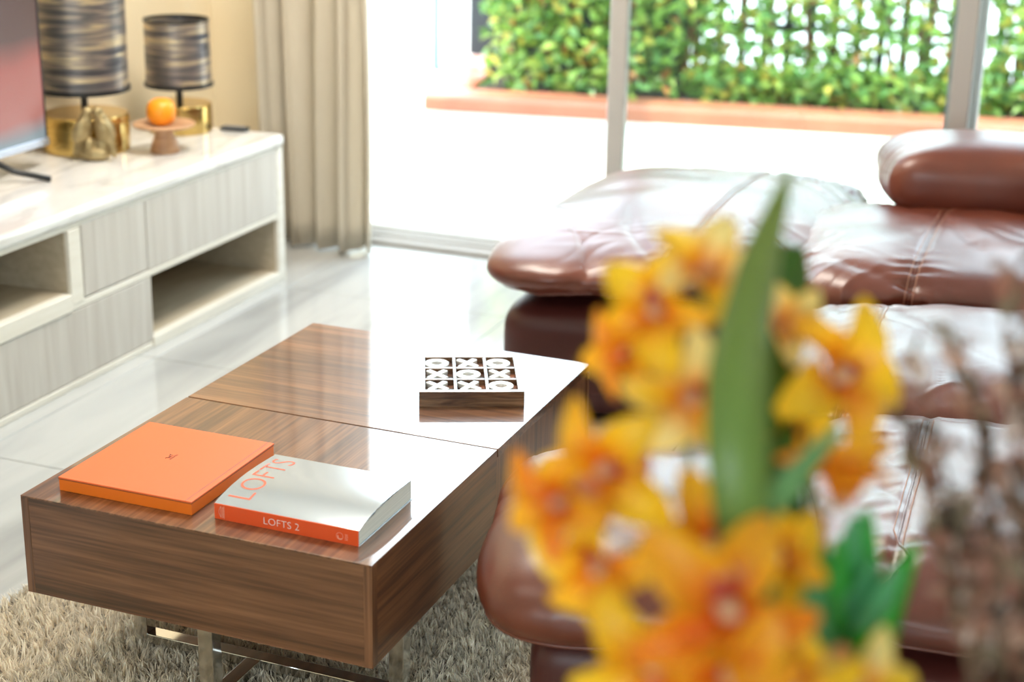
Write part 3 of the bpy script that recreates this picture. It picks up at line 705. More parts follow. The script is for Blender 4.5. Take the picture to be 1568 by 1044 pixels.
# picture plates: dark and grey page edges between cover and text block
M['plate'] = noise_mat('printed_page_edges', [(0.40, (0.06, 0.08, 0.10)), (0.46, (0.30, 0.29, 0.28)), (0.56, (0.50, 0.50, 0.48)), (0.62, (0.14, 0.11, 0.10))], scale=(1, 26, 3), nscale=1.4, detail=2, rough=0.6)
def plates():
    V, F = [], []; ny = 24
    for j in range(ny+1):
        y = 0.004+(BD-0.008)*j/ny
        zt = cover_z(y, 0)-0.0013; zb = BH-0.0013+0.010*y/BD+0.003*math.sin(PI*y/BD)
        for x in (-BL+0.003, BL-0.003): V.extend([(x, y, zb), (x, y, max(zt, zb+0.0001))])
    for j in range(ny):
        a = 4*j; b = a+4
        F.extend([(a, a+1, b+1, b), (a+2, b+2, b+3, a+3)])
        F.append((a+1, a+3, b+3, b+1)); F.append((a, b, b+2, a+2))
    F.append((0, 2, 3, 1)); a = 4*ny; F.append((a, a+1, a+3, a+2))
    pydata('picture_plates', V, F, M['plate'], bk)
plates()
box('spine', (-BL, -0.0022, 0.0), (BL, 0.0004, BH+0.0006), M['red_spine'], bk, 0.0009)
def spm(x, z): return Matrix.Translation((x, -0.0023, z)) @ Matrix.Rotation(PI/2, 4, 'X')
text_obj('spine_lettering', 'LOFTS 2', 0.0185, spm(-0.043, 0.0083), M['ink_white'], bk, 0.0002, 'LEFT', 1.04, 1.02, -0.00035)
# spine emblem left: vertical barred badge
bm = bmesh.new()
for i, (xx, h_) in enumerate([(-0.1255, 0.021), (-0.1225, 0.021), (-0.1195, 0.023)]):
    add_box(bm, (xx, -0.0023, 0.0145), (0.0009, 0.0004, h_))
for i in range(7): add_box(bm, (-0.121, -0.0023, 0.006+0.0028*i), (0.0035, 0.0004, 0.0007))
tube_bm(bm, [(-0.1255-0.004*math.sin(PI*q/8), -0.0023, 0.0045+0.021*q/8) for q in range(9)], 0.0004, 4)
from_bm('spine_emblem', bm, M['ink_pale'], bk)
bm = bmesh.new()
tube_bm(bm, [(0.104+0.0062*math.cos(a), -0.0023, 0.0135+0.0062*math.sin(a)) for a in [2*PI*q/24 for q in range(24)]], 0.0003, 4, True)
tube_bm(bm, [(0.105+0.0045*math.cos(a), -0.0023, 0.0125+0.0045*math.sin(a)) for a in [PI*0.85+PI*0.95*q/14 for q in range(15)]], 0.0009, 4)
for i in range(5): add_box(bm, (0.1165, -0.0023, 0.0085+0.0024*i), (0.0055, 0.0004, 0.0006))
from_bm('spine_emblem', bm, M['ink_pale'], bk)
# cover lettering, conformed to the bowed cover
def lettering():
    mt_ = Matrix.Translation((-0.082, 0.018, 0)) @ Matrix.Rotation(PI/2, 4, 'Z')
    o = text_obj('cover_lettering', 'LOFTS', 0.066, mt_, M['ink_red'], bk, 0.0, 'LEFT', 0.93, 1.02, -0.0007)
    bm = bmesh.new(); bm.from_mesh(o.data)
    bmesh.ops.triangulate(bm, faces=bm.faces[:])
    bmesh.ops.subdivide_edges(bm, edges=[e for e in bm.edges if e.calc_length() > 0.008], cuts=4, use_grid_fill=True)
    for v in bm.verts: v.co.z = cover_z(v.co.y, v.co.x)+0.00025
    bm.to_mesh(o.data); bm.free()
lettering()

# ------------------------------------------------------------------ noughts and crosses game
AN = math.radians(24.8); TW, TD, TH = 0.217, 0.230, 0.034
ca, sa = math.cos(AN), math.sin(AN)
tc0 = Vector((-1.2575, 2.986, 0.400))
gb = thing('game_board', 'square wooden noughts and crosses box with nine cells on the table', 'game board', tuple(tc0), AN)
box('base', (-TW/2, -TD/2, 0), (TW/2, TD/2, 0.019), M['ttt_wood'], gb, 0.001)
fwk = 0.013
box('frame_side', (-TW/2, -TD/2, 0.019), (TW/2, -TD/2+fwk, TH), M['ttt_wood'], gb, 0.001)
box('frame_side', (-TW/2, TD/2-fwk, 0.019), (TW/2, TD/2, TH), M['ttt_wood'], gb, 0.001)
box('frame_side', (-TW/2, -TD/2+fwk, 0.019), (-TW/2+fwk, TD/2-fwk, TH), M['ttt_wood'], gb, 0.001)
box('frame_side', (TW/2-fwk, -TD/2+fwk, 0.019), (TW/2, TD/2-fwk, TH), M['ttt_wood'], gb, 0.001)
ix0, ix1, iy0, iy1 = -TW/2+fwk, TW/2-fwk, -TD/2+fwk, TD/2-fwk
dw = 0.007
cwx = (ix1-ix0-2*dw)/3; cwy = (iy1-iy0-2*dw)/3
for k in (1, 2):
    xx = ix0+k*cwx+(k-1)*dw; box('divider', (xx, iy0, 0.019), (xx+dw, iy1, TH-0.001), M['ttt_wood'], gb, 0.0008)
for k in (1, 2):
    yy = iy0+k*cwy+(k-1)*dw
    for q in range(3):
        xx = ix0+q*(cwx+dw); box('divider', (xx, yy, 0.019), (xx+cwx, yy+dw, TH-0.001), M['ttt_wood'], gb, 0.0008)
for i in range(3):
    for j in range(3):
        xx = ix0+i*(cwx+dw); yy = iy0+j*(cwy+dw)
        box('cell_floor', (xx+0.0003, yy+0.0003, 0.019), (xx+cwx-0.0003, yy+cwy-0.0003, 0.0205), M['ttt_floor'], gb)
rows = [['X', 'X', 'O'], ['X', 'O', 'X'], ['O', 'X', 'O']]   # j=0 nearest row
rown = ['front', 'middle', 'back']; coln = ['left', 'centre', 'right']
bmx = bmesh.new()
for a in (PI/4+0.12, -PI/4-0.12):
    add_box(bmx, (0, 0, 0.006 if a > 0 else 0.0061), (0.060, 0.0125, 0.011 if a > 0 else 0.0112), 0.001, 1, Matrix.Rotation(a, 4, 'Z'))
mex = bpy.data.meshes.new('cross'); bmx.to_mesh(mex); bmx.free(); mex.materials.append(M['piece_white'])
bmo = bmesh.new(); lathe_bm(bmo, [(0.013, 0), (0.0255, 0), (0.026, 0.001), (0.026, 0.010), (0.0255, 0.011), (0.013, 0.011), (0.013, 0)], 40)
bmesh.ops.recalc_face_normals(bmo, faces=bmo.faces[:])
meo = bpy.data.meshes.new('nought'); bmo.to_mesh(meo); bmo.free(); meo.materials.append(M['piece_white'])
for j in range(3):
    for i in range(3):
        X = rows[j][i] == 'X'
        lx = ix0+i*(cwx+dw)+cwx/2-0.004; ly = iy0+j*(cwy+dw)+cwy/2-0.001
        o = bpy.data.objects.new('game_cross' if X else 'game_nought', mex if X else meo); COL.objects.link(o)
        rot = AN + (random.uniform(-0.12, 0.12) if X else 0)
        o.location = (tc0.x+lx*ca-ly*sa, tc0.y+lx*sa+ly*ca, tc0.z+0.0206); o.rotation_euler = (0, 0, rot)
        where = 'centre cell' if (i == 1 and j == 1) else '%s row, %s cell' % (rown[j], coln[i])
        tag(o, 'white wooden %s in the %s of the game box' % ('X' if X else 'O ring', where), 'game piece', 'white noughts and crosses pieces')

# ------------------------------------------------------------------ sectional sofa
TH_S = math.radians(15); cu_, su_ = math.cos(TH_S), math.sin(TH_S)
SU, SV = 0.3, 3.5
sofa = thing('sectional_sofa', 'large chestnut brown leather sectional sofa with puffy cushions and chaise', 'sofa', (SU*cu_-SV*su_, SU*su_+SV*cu_, 0), TH_S)
def soft(lo, hi, a=7.0, b=2.8, flat=0.0):
    """returns f(p in cube) -> point of puffy cushion in sofa coordinates"""
    c = Vector([(x_+y_)/2 for x_, y_ in zip(lo, hi)]); h = Vector([(y_-x_)/2 for x_, y_ in zip(lo, hi)])
    c.x -= SU; c.y -= SV
    def f(p):
        x_, y_, z_ = p
        # spherify cube a little so that the parametrisation is even
        q = ((abs(x_)**a+abs(y_)**a)**(b/a) + abs(z_)**b)**(-1.0/b)
        return Vector((c.x+h.x*x_*q, c.y+h.y*y_*q, c.z+h.z*z_*q)), Vector((x_*q, y_*q, z_*q))
    return f, c, h
def wr(P, seed, f1, f2, rot):
    cr, sr = math.cos(rot), math.sin(rot)
    q = Vector(((P.x*cr+P.y*sr)*f1, (-P.x*sr+P.y*cr)*f2, P.z*f1*0.6+seed))
    wv = noise.noise(q*0.6+Vector((seed, 3.1, 1.7)))*0.9
    n = noise.noise(q+Vector((wv, wv*0.7, seed)))
    return max(0.0, 1-abs(n)*3.2)**2
def cushion(name, lo, hi, a=7.0, b=2.8, wrk=1.0, seed=0.0, seams=(), n=84, m_=None, sag=0.0, lump=0.010, piping=None, warp=None, slope=0.0):
    f0, c, h = soft(lo, hi, a, b)
    def f(p):
        P, q = f0(p)
        if warp: P.x += warp*(q.y+1)*0.5
        return P, q
    idx = {}; V = []; F = []
    def surf(p, extra=0.0):
        P, q = f(p)
        nrm = Vector((math.copysign(abs(q.x)**(a-1), q.x)/h.x, math.copysign(abs(q.y)**(a-1), q.y)/h.y, math.copysign(abs(q.z)**(b-1), q.z)/h.z*1.6))
        nrm = nrm.normalized() if nrm.length > 1e-9 else Vector((0, 0, 1))
        edge = max(abs(q.x), abs(q.y)); em = min(1.0, max(0.0, (edge-0.45)/0.5)); top = 1.0 if q.z > -0.35 else max(0.0, 1+(q.z+0.35)*3)
        d = lump*noise.noise(Vector((P.x*2.3+seed, P.y*2.9, P.z*2+seed))) + lump*0.5*noise.noise(Vector((P.x*6+seed, P.y*7, P.z*5)))
        if wrk:
            ms = max(0.0, noise.noise(Vector((P.x*2.2-seed, P.y*2.4+seed, P.z*2.0)))*1.6+0.38)
            d -= wrk*0.016*wr(P, seed, 7, 2.4, 0.5)*ms*(0.35+0.65*em)*top
            d -= wrk*0.006*wr(P, seed+5.3, 14, 4.5, -0.35)*ms*(0.25+0.75*em)*top
            d += wrk*0.010*wr(P, seed+9.1, 5, 12.0, 0.2)*ms*em*top
        for s in seams:
            d -= 0.006*math.exp(-((q.x-s-slope*q.y)*h.x/0.010)**2)
            pk_ = math.exp(-((q.x-s-slope*q.y)*h.x/0.06)**2)
            d += wrk*0.004*math.sin(P.y*90+P.z*80+6*noise.noise(P*9))*pk_*em
        if sag: d -= sag*math.exp(-(q.x**2+q.y**2)*2.2)*(1 if q.z > 0 else 0)
        return P+nrm*(d+extra)
    def vid(p):
        k = (round(p[0], 5), round(p[1], 5), round(p[2], 5))
        if k not in idx:
            idx[k] = len(V); V.append(tuple(surf(p)))
        return idx[k]
    nz = max(16, n//3)
    def mp(i, nn):
        t = -1+2*i/nn
        return math.sin(t*PI/2)*0.35+t*0.65
    for ax, sg in ((0, 1), (0, -1), (1, 1), (1, -1), (2, 1), (2, -1)):
        na, nb = (n, nz) if ax == 0 else ((n, nz) if ax == 1 else (n, n))
        for i in range(na):
            for j in range(nb):
                def pp(ii, jj):
                    s1 = mp(ii, na); s2 = mp(jj, nb)
                    if ax == 0: return (sg, s1, s2)
                    if ax == 1: return (s1, sg, s2)
                    return (s1, s2, sg)
                q4 = [vid(pp(i, j)), vid(pp(i+1, j)), vid(pp(i+1, j+1)), vid(pp(i, j+1))]
                if (ax == 1) == (sg > 0): q4.reverse()
                F.append(tuple(q4))
    o = pydata(name, V, F, m_ or M['leather'], sofa, None, True)
    # seams as raised twin stitching on either side of the groove
    def onx(s, off, t):
        # t 0..1 : back edge on top -> front edge -> down the front
        if t < 0.72: y_ = 1-2*t/0.72; z_ = 1.0
        else: z_ = 1-(t-0.72)/0.28*1.7; y_ = -1.0
        x_ = s
        for _ in range(10):
            q = ((abs(x_)**a+abs(y_)**a)**(b/a)+abs(z_)**b)**(-1/b)
            x_ = max(-1, min(1, (s + off/h.x + slope*y_*q)/q))
        return surf((x_, y_, z_), 0.0008)
    for s in seams:
        for off in (-0.010, 0.010):
            pts = [onx(s, off, t/90) for t in range(2, 90)]
            tube('stitching', pts, 0.0011, M['thread'], o, 5)
        tube('seam', [onx(s, 0.0, t/90) for t in range(2, 90)], 0.0022, M['leather'], o, 6)
    if piping is not None:
        pts = []
        for k in range(160):
            t = k/40.0; side = int(t); fr = -1+2*(t-side)
            p = [(fr, -1), (1, fr), (-fr, 1), (-1, -fr)][side]
            # keep z at piping level
            z_ = piping
            for _ in range(6):
                q = ((abs(p[0])**a+abs(p[1])**a)**(b/a)+abs(z_)**b)**(-1/b); z_ = piping/q
            pts.append(surf((p[0], p[1], z_), 0.001))
        tube('piping', pts, 0.0035, m_ or M['leather'], o, 6, True)
    return o
# bases
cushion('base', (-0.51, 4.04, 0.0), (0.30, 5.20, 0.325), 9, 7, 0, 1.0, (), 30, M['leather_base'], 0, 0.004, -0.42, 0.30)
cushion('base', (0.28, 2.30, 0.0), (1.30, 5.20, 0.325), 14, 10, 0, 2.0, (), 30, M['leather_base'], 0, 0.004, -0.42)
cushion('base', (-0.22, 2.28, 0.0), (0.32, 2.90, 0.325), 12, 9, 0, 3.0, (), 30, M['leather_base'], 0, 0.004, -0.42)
# cushions
cushion('chaise_cushion', (-0.610, 4.02, 0.275), (0.285, 5.27, 0.522), 4.6, 2.05, 0.7, 31.7, (0.28,), 110, None, 0, 0.014, -0.35, 0.34)
cushion('seat_cushion', (0.265, 3.98, 0.290), (1.18, 4.85, 0.512), 6.5, 2.15, 1.6, 4.2, (-0.10,), 110, None, 0, 0.016, -0.35, None, 0.26)
cushion('seat_cushion', (0.235, 3.08, 0.295), (1.16, 3.87, 0.497), 6.5, 2.3, 0.9, 7.7, (-0.62,), 110, None, 0, 0.016, -0.35, None, 0.20)
cushion('seat_cushion', (0.240, 2.25, 0.295), (1.16, 3.11, 0.495), 6.5, 2.3, 0.5, 11.2, (-0.62,), 110, None, 0, 0.014, -0.35, None, 0.20)
cushion('ottoman_cushion', (-0.315, 2.225, 0.285), (0.262, 2.86, 0.485), 4.6, 2.2, 0.5, 13.9, (0.60,), 90, None, 0, 0.012, -0.35, None, 0.15)
cushion('bolster', (0.55, 4.60, 0.43), (1.32, 4.98, 0.690), 6.0, 2.7, 0.9, 17.0, (), 90, None, 0, 0.010, None)
cushion('backrest', (1.12, 2.35, 0.20), (1.42, 5.15, 0.80), 8, 4, 0.4, 21.0, (), 60, None, 0, 0.010, None)

# ------------------------------------------------------------------ side table + vases + flowers (foreground)
side = thing('side_table', 'small round walnut side table carrying the two vases', 'table', (-0.10, 0.98, 0))
lathe('top', [(0, 0.600), (0.235, 0.600), (0.24, 0.605), (0.24, 0.620), (0.235, 0.625), (0, 0.625)], M['walnut_x'], side, 64)
lathe('column', [(0, 0.02), (0.018, 0.02), (0.018, 0.60), (0, 0.60)], M['chrome'], side, 24)
lathe('foot', [(0, 0), (0.16, 0), (0.16, 0.012), (0.02, 0.022), (0, 0.022)], M['chrome'], side, 48)
def vase(name, loc, rs, h, label):
    t = thing(name, label, 'vase', loc)
    pr = [(0, 0), (rs*0.62, 0), (rs*0.95, h*0.25), (rs, h*0.42), (rs*0.7, h*0.75), (rs*0.42, h*0.9), (rs*0.5, h), (rs*0.46, h), (rs*0.38, h*0.9), (rs*0.6, h*0.7), (0, h*0.1)]
    lathe('body', pr, M['ceramic'], t, 48)
    lathe('rim', [(rs*0.46, h-0.002), (rs*0.52, h-0.001), (rs*0.53, h+0.003), (rs*0.46, h+0.004)], M['ceramic'], t, 48)
vase('vase', (-0.165, 1.00, 0.625), 0.075, 0.26, 'white ceramic vase holding the yellow orchids')
vase('vase', (0.00, 1.06, 0.625), 0.060, 0.22, 'white ceramic vase holding the dried brown stems')
NECK = Vector((-0.165, 1.00, 0.87))

YEL = (0.95, 0.58, 0.02); ORA = (0.93, 0.27, 0.012); RED = (0.75, 0.07, 0.012); PAL = (0.98, 0.78, 0.30); PNK = (0.85, 0.36, 0.16)
def lerp(a, b, t): return tuple(a[i]+(b[i]-a[i])*t for i in range(3))
def petal_mesh(L_, W_, cup, base_c, tip_c, curl=0.3, edge_c=None):
    V, F, Cc = [], [], []; nu, nv = 9, 7
    for i in range(nu):
        t = i/(nu-1); wdt = W_*0.5*(math.sin(PI*min(1, (t*0.93+0.05)))**0.62)
        for j in range(nv):
            s = -1+2*j/(nv-1)
            x_ = L_*t; y_ = s*wdt; z_ = cup*L_*(s*s*0.35*math.sin(PI*t)) + curl*L_*(t*t) * -1*0.5 + 0.14*L_*math.sin(PI*t) + 0.02*L_*math.sin(9*t+4*s)
            V.append((x_, y_, z_))
            c = lerp(base_c, tip_c, min(1, t*1.6)); 
            if edge_c: c = lerp(c, edge_c, abs(s)**3*0.7)
            k = 0.93+0.07*math.cos(s*18)
            Cc.append((c[0]*k, c[1]*k, c[2]*k))
    for i in range(nu-1):
        for j in range(nv-1):
            a = i*nv+j; F.append((a, a+nv, a+nv+1, a+1))
    me = bpy.data.meshes.new('petal'); me.from_pydata(V, [], F); set_tint(me, Cc); me.materials.append(M['petal']); me.shade_smooth()
    return me
petals = {
    'y': [petal_mesh(0.052, 0.036, 0.6, ORA, YEL, 0.25, YEL), petal_mesh(0.050, 0.030, 0.7, RED, lerp(ORA, YEL, 0.6), 0.4, YEL)],
    'o': [petal_mesh(0.052, 0.034, 0.6, RED, lerp(ORA, YEL, 0.45), 0.3, YEL), petal_mesh(0.050, 0.030, 0.8, RED, ORA, 0.5, YEL)],
    'p': [petal_mesh(0.052, 0.032, 0.6, ORA, PAL, 0.2, YEL), petal_mesh(0.050, 0.030, 0.7, lerp(ORA, RED, 0.4), YEL, 0.4, PAL)]}
def column_mesh():
    bm = bmesh.new()
    blob(bm, (0, 0, 0.008), (0.006, 0.006, 0.012), (0, 0, 0), 12)
    return bm
cm = bpy.data.meshes.new('flower')
bm = column_mesh(); blob(bm, (0.012, 0, 0.008), (0.013, 0.010, 0.004), (0, -0.35, 0), 14); blob(bm, (0.024, 0, 0.002), (0.009, 0.012, 0.0025), (0, 0.5, 0), 12)
bm.to_mesh(cm); bm.free(); cm.shade_smooth()
cols = []
for v in cm.vertices:
    if v.co.x < 0.006: cols.append((0.85, 0.62, 0.40))
    elif v.co.x < 0.018: cols.append((0.55, 0.05, 0.02))
    else: cols.append((0.85, 0.42, 0.22))
set_tint(cm, cols); cm.materials.append(M['petal'])
def flower(parent, loc, nrm, roll, s, kind, opening=0.25, npet=5):
    """loc world; parent rooted at its own location"""
    o = bpy.data.objects.new('flower', cm); COL.objects.link(o); o.parent = parent
    q = Vector(nrm).normalized().to_track_quat('Z', 'Y').to_matrix().to_4x4() @ Matrix.Rotation(roll, 4, 'Z')
    o.matrix_local = Matrix.Translation(Vector(loc)-parent.location) @ q @ Matrix.Scale(s, 4)
    for k in range(npet):
        p = bpy.data.objects.new('petal', petals[kind][k % 2]); COL.objects.link(p); p.parent = o
        a = 2*PI*(k+0.5)/npet + random.uniform(-0.12, 0.12)
        ss = random.uniform(0.9, 1.1)
        p.matrix_local = Matrix.Rotation(a, 4, 'Z') @ Matrix.Translation((0.003, 0, 0.002)) @ Matrix.Rotation(-opening+random.uniform(-0.12, 0.12), 4, 'Y') @ Matrix.Rotation(random.uniform(-0.25, 0.25), 4, 'X') @ Matrix.Scale(ss, 4)
    return o
TOC = -CC
def facing(dx, dz, k=1.0):  # normal mostly toward the room side of the viewer, tilted
    return (TOC*k + CA*dx + CB*dz).normalized()
def spray(label, pts, r=0.0045):
    t = thing('orchid_spray', label, 'flower spray', tuple(NECK), 0, 'orchid sprays in the white vase')
    P = [Vector(p)-NECK for p in pts]
    # smooth path
    out = []
    ctrl = [P[0]]+P+[P[-1]]
    for i in range(1, len(ctrl)-2):
        for k in range(8):
            u = k/8; p0, p1, p2, p3 = ctrl[i-1:i+3]
            out.append(0.5*((2*p1)+(p2-p0)*u+(2*p0-5*p1+4*p2-p3)*u*u+(3*p1-p0-3*p2+p3)*u**3))
    out.append(P[-1])
    tube('stem', out, r, M['stem'], t, 8, False, r*0.5)
    return t
def pedicel(t, a, b):
    a = Vector(a)-NECK; b = Vector(b)-NECK
    tube('pedicel', [a, (a+b)/2+Vector((0, 0, -0.006)), b], 0.0016, M['stem'], t, 5)
FL = {'a': [((-0.280, 1.088, 1.272), (0.1, 0.6), 'p', 0.90, 0.5, 0.6), ((-0.307, 1.078, 1.247), (-0.5, 0.1), 'y', 0.92, 2.0, 0.3), ((-0.324, 1.073, 1.217), (-0.9, -0.2), 'o', 0.68, 0.3, 0.7),
            ((-0.275, 1.051, 1.199), (0.1, -0.3), 'p', 1.0, 1.0, 0.4), ((-0.316, 0.997, 1.157), (-0.3, -0.2), 'y', 1.0, 0.2, 0.2)],
      'b': [((-0.233, 1.153, 1.219), (0.2, 0.5), 'p', 0.85, 1.4, 0.7), ((-0.188, 1.120, 1.202), (0.6, 0.1), 'y', 1.15, 0.3, 0.3), ((-0.222, 1.131, 1.145), (0.3, -0.4), 'y', 0.8, 1.1, 0.3),
            ((-0.158, 1.022, 1.146), (0.2, 1.9), 'o', 1.0, 0.9, 0.95)],
      'c': [((-0.336, 0.969, 1.138), (-0.7, 0.0), 'o', 0.85, 0.7, 0.5), ((-0.307, 0.968, 1.100), (-0.4, -0.5), 'y', 1.0, 2.2, 0.3), ((-0.235, 0.984, 1.118), (-0.1, 0.3), 'y', 0.95, 0.1, 0.3),
            ((-0.210, 0.926, 1.104), (0.1, 0.0), 'o', 1.25, 1.7, 0.2), ((-0.252, 0.929, 1.056), (-0.4, -0.3), 'y', 1.1, 2.9, 0.3), ((-0.174, 0.956, 1.040), (0.2, -0.2), 'y', 1.1, 0.9, 0.3),
            ((-0.139, 1.009, 1.022), (0.5, -0.1), 'p', 0.9, 1.9, 0.5),
            ((-0.196, 1.000, 1.108), (0.3, 0.2), 'y', 0.80, 1.2, 0.4), ((-0.205, 0.918, 1.066), (0.1, -0.5), 'o', 1.0, 0.6, 0.3)]}
SP = {'a': ('yellow orange orchid spray arching to the left with the topmost blooms', [NECK-Vector((0, 0, 0.10)), NECK, (-0.225, 1.03, 1.03), (-0.265, 1.05, 1.12), (-0.285, 1.08, 1.20), (-0.280, 1.10, 1.26)]),
      'b': ('orange orchid spray leaning right in front of the leather seats', [NECK-Vector((0.01, 0, 0.10)), NECK+Vector((0.008, 0.01, 0)), (-0.170, 1.05, 1.03), (-0.195, 1.11, 1.12), (-0.215, 1.15, 1.20)]),
      'c': ('low yellow orange orchid spray drooping at the front of the vase', [NECK-Vector((0, 0.01, 0.10)), NECK+Vector((0, -0.01, 0)), (-0.195, 0.975, 0.98), (-0.22, 0.96, 1.04), (-0.25, 0.975, 1.10)])}
for k, (lab, pts) in SP.items():
    t = spray(lab, [Vector(p) for p in pts])
    ctr = [Vector(p) for p in pts[2:]]
    for (loc, (dx, dz), kind, s, roll, op) in FL[k]:
        n_ = facing(dx, dz)
        near = min(ctr, key=lambda c: (c-Vector(loc)).length)
        pedicel(t, near, Vector(loc)-n_*0.004)
        flower(t, loc, n_, roll, s, kind, op)
# blade leaves
def blade(pts, widths, c0, c1, parent, facing_n):
    V, F, Cc = [], [], []
    P = [Vector(p)-NECK for p in pts]; ctrl = [P[0]]+P+[P[-1]]; path = []; ws = []
    for i in range(1, len(ctrl)-2):
        for k in range(6):
            u = k/6; p0, p1, p2, p3 = ctrl[i-1:i+3]
            path.append(0.5*((2*p1)+(p2-p0)*u+(2*p0-5*p1+4*p2-p3)*u*u+(3*p1-p0-3*p2+p3)*u**3)); ws.append(widths[i-1]+(widths[i]-widths[i-1])*u)
    path.append(P[-1]); ws.append(widths[-1])
    for i, p in enumerate(path):
        t_ = (path[min(i+1, len(path)-1)]-path[max(i-1, 0)]).normalized(); b_ = t_.cross(facing_n).normalized(); n_ = b_.cross(t_)
        for j in range(5):
            s = -1+j/2
            V.append(tuple(p+b_*ws[i]*0.5*s+n_*(-abs(s)*ws[i]*0.16))); f_ = i/len(path)
            c = lerp(c0, c1, f_); k = 1.12 if j == 2 else 1.0; Cc.append((c[0]*k, c[1]*k, c[2]*k))
    for i in range(len(path)-1):
        for j in range(4):
            a = i*5+j; F.append((a, a+5, a+6, a+1))
    o = pydata('leaf', V, F, M['blade'], parent, Cc, True)
    md = o.modifiers.new('s', 'SOLIDIFY'); md.thickness = 0.0012
    return o
GR1 = (0.10, 0.28, 0.06); GR2 = (0.20, 0.26, 0.05); GRD = (0.05, 0.15, 0.015); GRB = (0.035, 0.36, 0.03)
lt = thing('orchid_leaves', 'tall green strap leaf and lower bright leaves rising from the orchid vase', 'leaves', tuple(NECK))
blade([NECK+Vector((0, 0.01, -0.05)), NECK+Vector((0.0, 0.0, 0.05)), (-0.195, 0.955, 1.06), (-0.203, 0.958, 1.123), (-0.215, 0.962, 1.192), (-0.226, 0.996, 1.245), (-0.233, 1.068, 1.297), (-0.231, 1.133, 1.348)], [0.012, 0.025, 0.032, 0.036, 0.040, 0.041, 0.028, 0.004], GR1, GR2, lt, TOC)
blade([NECK+Vector((0.0, 0.02, -0.05)), NECK+Vector((0.0, 0.04, 0.05)), (-0.205, 1.09, 1.09), (-0.228, 1.115, 1.166), (-0.235, 1.15, 1.215), (-0.238, 1.185, 1.246), (-0.244, 1.20, 1.275)], [0.012, 0.025, 0.032, 0.036, 0.038, 0.038, 0.03], GRD, GRD, lt, TOC)
blade([NECK+Vector((0.0, 0.0, -0.05)), NECK+Vector((0.0, 0.0, 0.05)), (-0.20, 0.97, 1.13), (-0.185, 0.99, 1.17), (-0.16, 1.02, 1.205)], [0.01, 0.02, 0.022, 0.020, 0.004], GR1, (0.16, 0.34, 0.14), lt, TOC)
import itertools
for k in range(13):
    a = -0.95+1.55*k/12.0
    L_ = random.uniform(0.09, 0.14)
    tip = Vector((-0.140, 1.02, 1.035)) + CA*(math.sin(a)*L_*0.75) + CB*(math.cos(a)*L_*0.72) + CC*random.uniform(-0.02, 0.05)
    mid = (NECK+Vector((0.015, 0.03, 0.06)) + tip)/2 + Vector((random.uniform(-0.01, 0.01), random.uniform(-0.01, 0.02), 0.012))
    c = random.choice([GRB, (0.05, 0.42, 0.06), (0.10, 0.42, 0.18), (0.03, 0.25, 0.06)])
    blade([NECK+Vector((0.0, 0.015, -0.02)), NECK+Vector((0.015, 0.03, 0.05)), mid, tip], [0.006, 0.018, 0.038, 0.006], c, c, lt, (TOC+CA*random.uniform(-0.6, 0.6)).normalized())

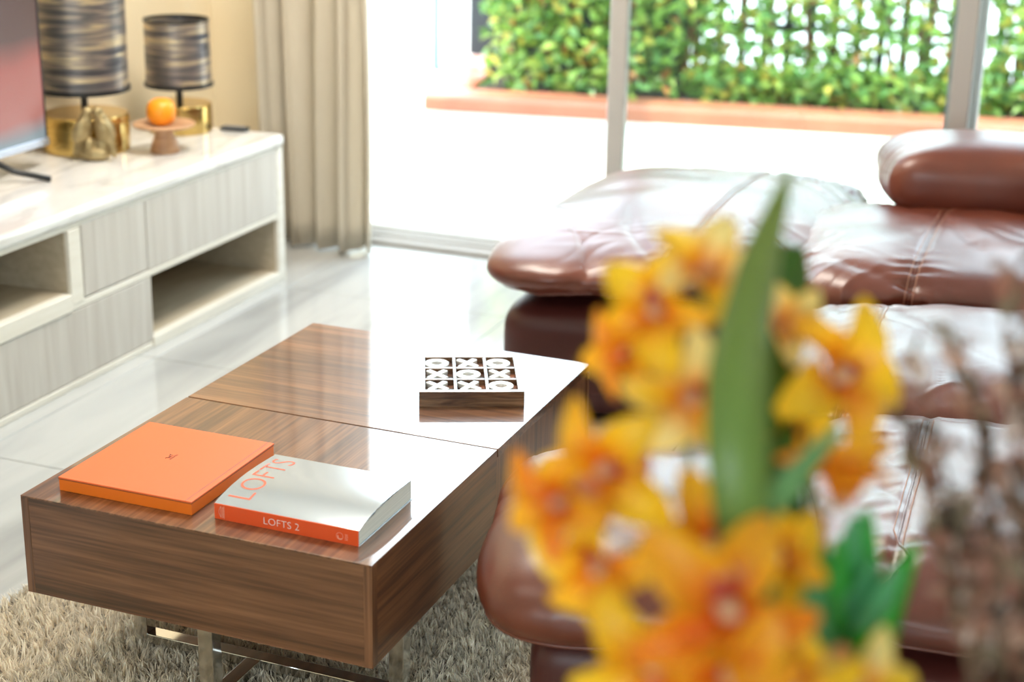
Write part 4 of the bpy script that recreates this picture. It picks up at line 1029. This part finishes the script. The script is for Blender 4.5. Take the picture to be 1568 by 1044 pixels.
# dried stems
BR = [(0.34, 0.17, 0.11), (0.50, 0.30, 0.22), (0.68, 0.54, 0.47), (0.14, 0.075, 0.05), (0.07, 0.05, 0.035), (0.38, 0.17, 0.12), (0.25, 0.19, 0.12)]
bract_me = []
for c in BR:
    V, F, Cc = [], [], []
    for i in range(5):
        t_ = i/4; wv = 0.5*math.sin(PI*(0.08+0.86*t_))
        for j in range(3):
            V.append((t_, (j-1)*wv*0.55, 0.18*math.sin(PI*t_)-(0.12*abs(j-1)))); Cc.append(c)
    for i in range(4):
        for j in range(2):
            a = i*3+j; F.append((a, a+3, a+4, a+1))
    me = bpy.data.meshes.new('bract'); me.from_pydata(V, [], F); set_tint(me, Cc); me.materials.append(M['bract']); me.shade_smooth(); bract_me.append(me)
N2 = Vector((0.00, 1.06, 0.845))
DS = [((-0.152, 1.17, 1.185), 'leftmost dried brown stem, bending over the seats'), ((-0.136, 1.183, 1.205), 'second dried stem from the left, over the middle seat'),
      ((-0.128, 1.179, 1.150), 'short dried stem above the bright green leaves'), ((-0.106, 1.199, 1.215), 'dried stem between the left group and the tall ones'), ((-0.095, 1.196, 1.185), 'dried stem with a nodding pinkish tip'),
      ((-0.082, 1.218, 1.245), 'tall dried stem with its tip over the far seat'), ((-0.070, 1.212, 1.200), 'dried stem second from the right edge'), ((-0.074, 1.228, 1.272), 'tallest dried stem at the right edge'),
      ((-0.114, 1.158, 1.115), 'low dried stem just right of the green leaves'), ((-0.087, 1.169, 1.110), 'low dried stem before the dark sofa base'), ((-0.060, 1.181, 1.125), 'low dried stem by the right edge'),
      ((-0.075, 1.153, 1.050), 'lowest dried stem before the dark sofa base'), ((-0.058, 1.20, 1.235), 'rightmost tall dried stem'), ((-0.105, 1.150, 1.070), 'lowest dried stem beside the green leaves')]
for k, (tip, lab) in enumerate(DS):
    t = thing('dried_stem', lab + ' in the second vase', 'dried flower', tuple(N2), 0, 'dried brown stems in the second vase')
    tip = Vector(tip)-N2; a0 = Vector((0, 0, -0.08)); mid = tip*0.5+Vector((0.012, -0.01, 0.02))
    path = [a0*(1-u)**2*1.0 + (mid*2*u*(1-u)) + tip*u*u for u in [i/16 for i in range(17)]]
    tube('stem', path, 0.0022, M['twig'], t, 6, False, 0.0009)
    nb = 19
    for q in range(nb):
        u = 0.52+0.48*q/(nb-1); p = a0*(1-u)**2 + mid*2*u*(1-u) + tip*u*u
        d = Vector((random.gauss(0, 1), random.gauss(0, 1), random.uniform(0.2, 2.2))).normalized()
        o = bpy.data.objects.new('bract', random.choice(bract_me)); COL.objects.link(o); o.parent = t
        s = random.uniform(0.014, 0.030)
        o.matrix_local = Matrix.Translation(p) @ d.to_track_quat('X', 'Z').to_matrix().to_4x4() @ Matrix.Rotation(random.uniform(0, 6.28), 4, 'X') @ Matrix.Scale(s, 4)
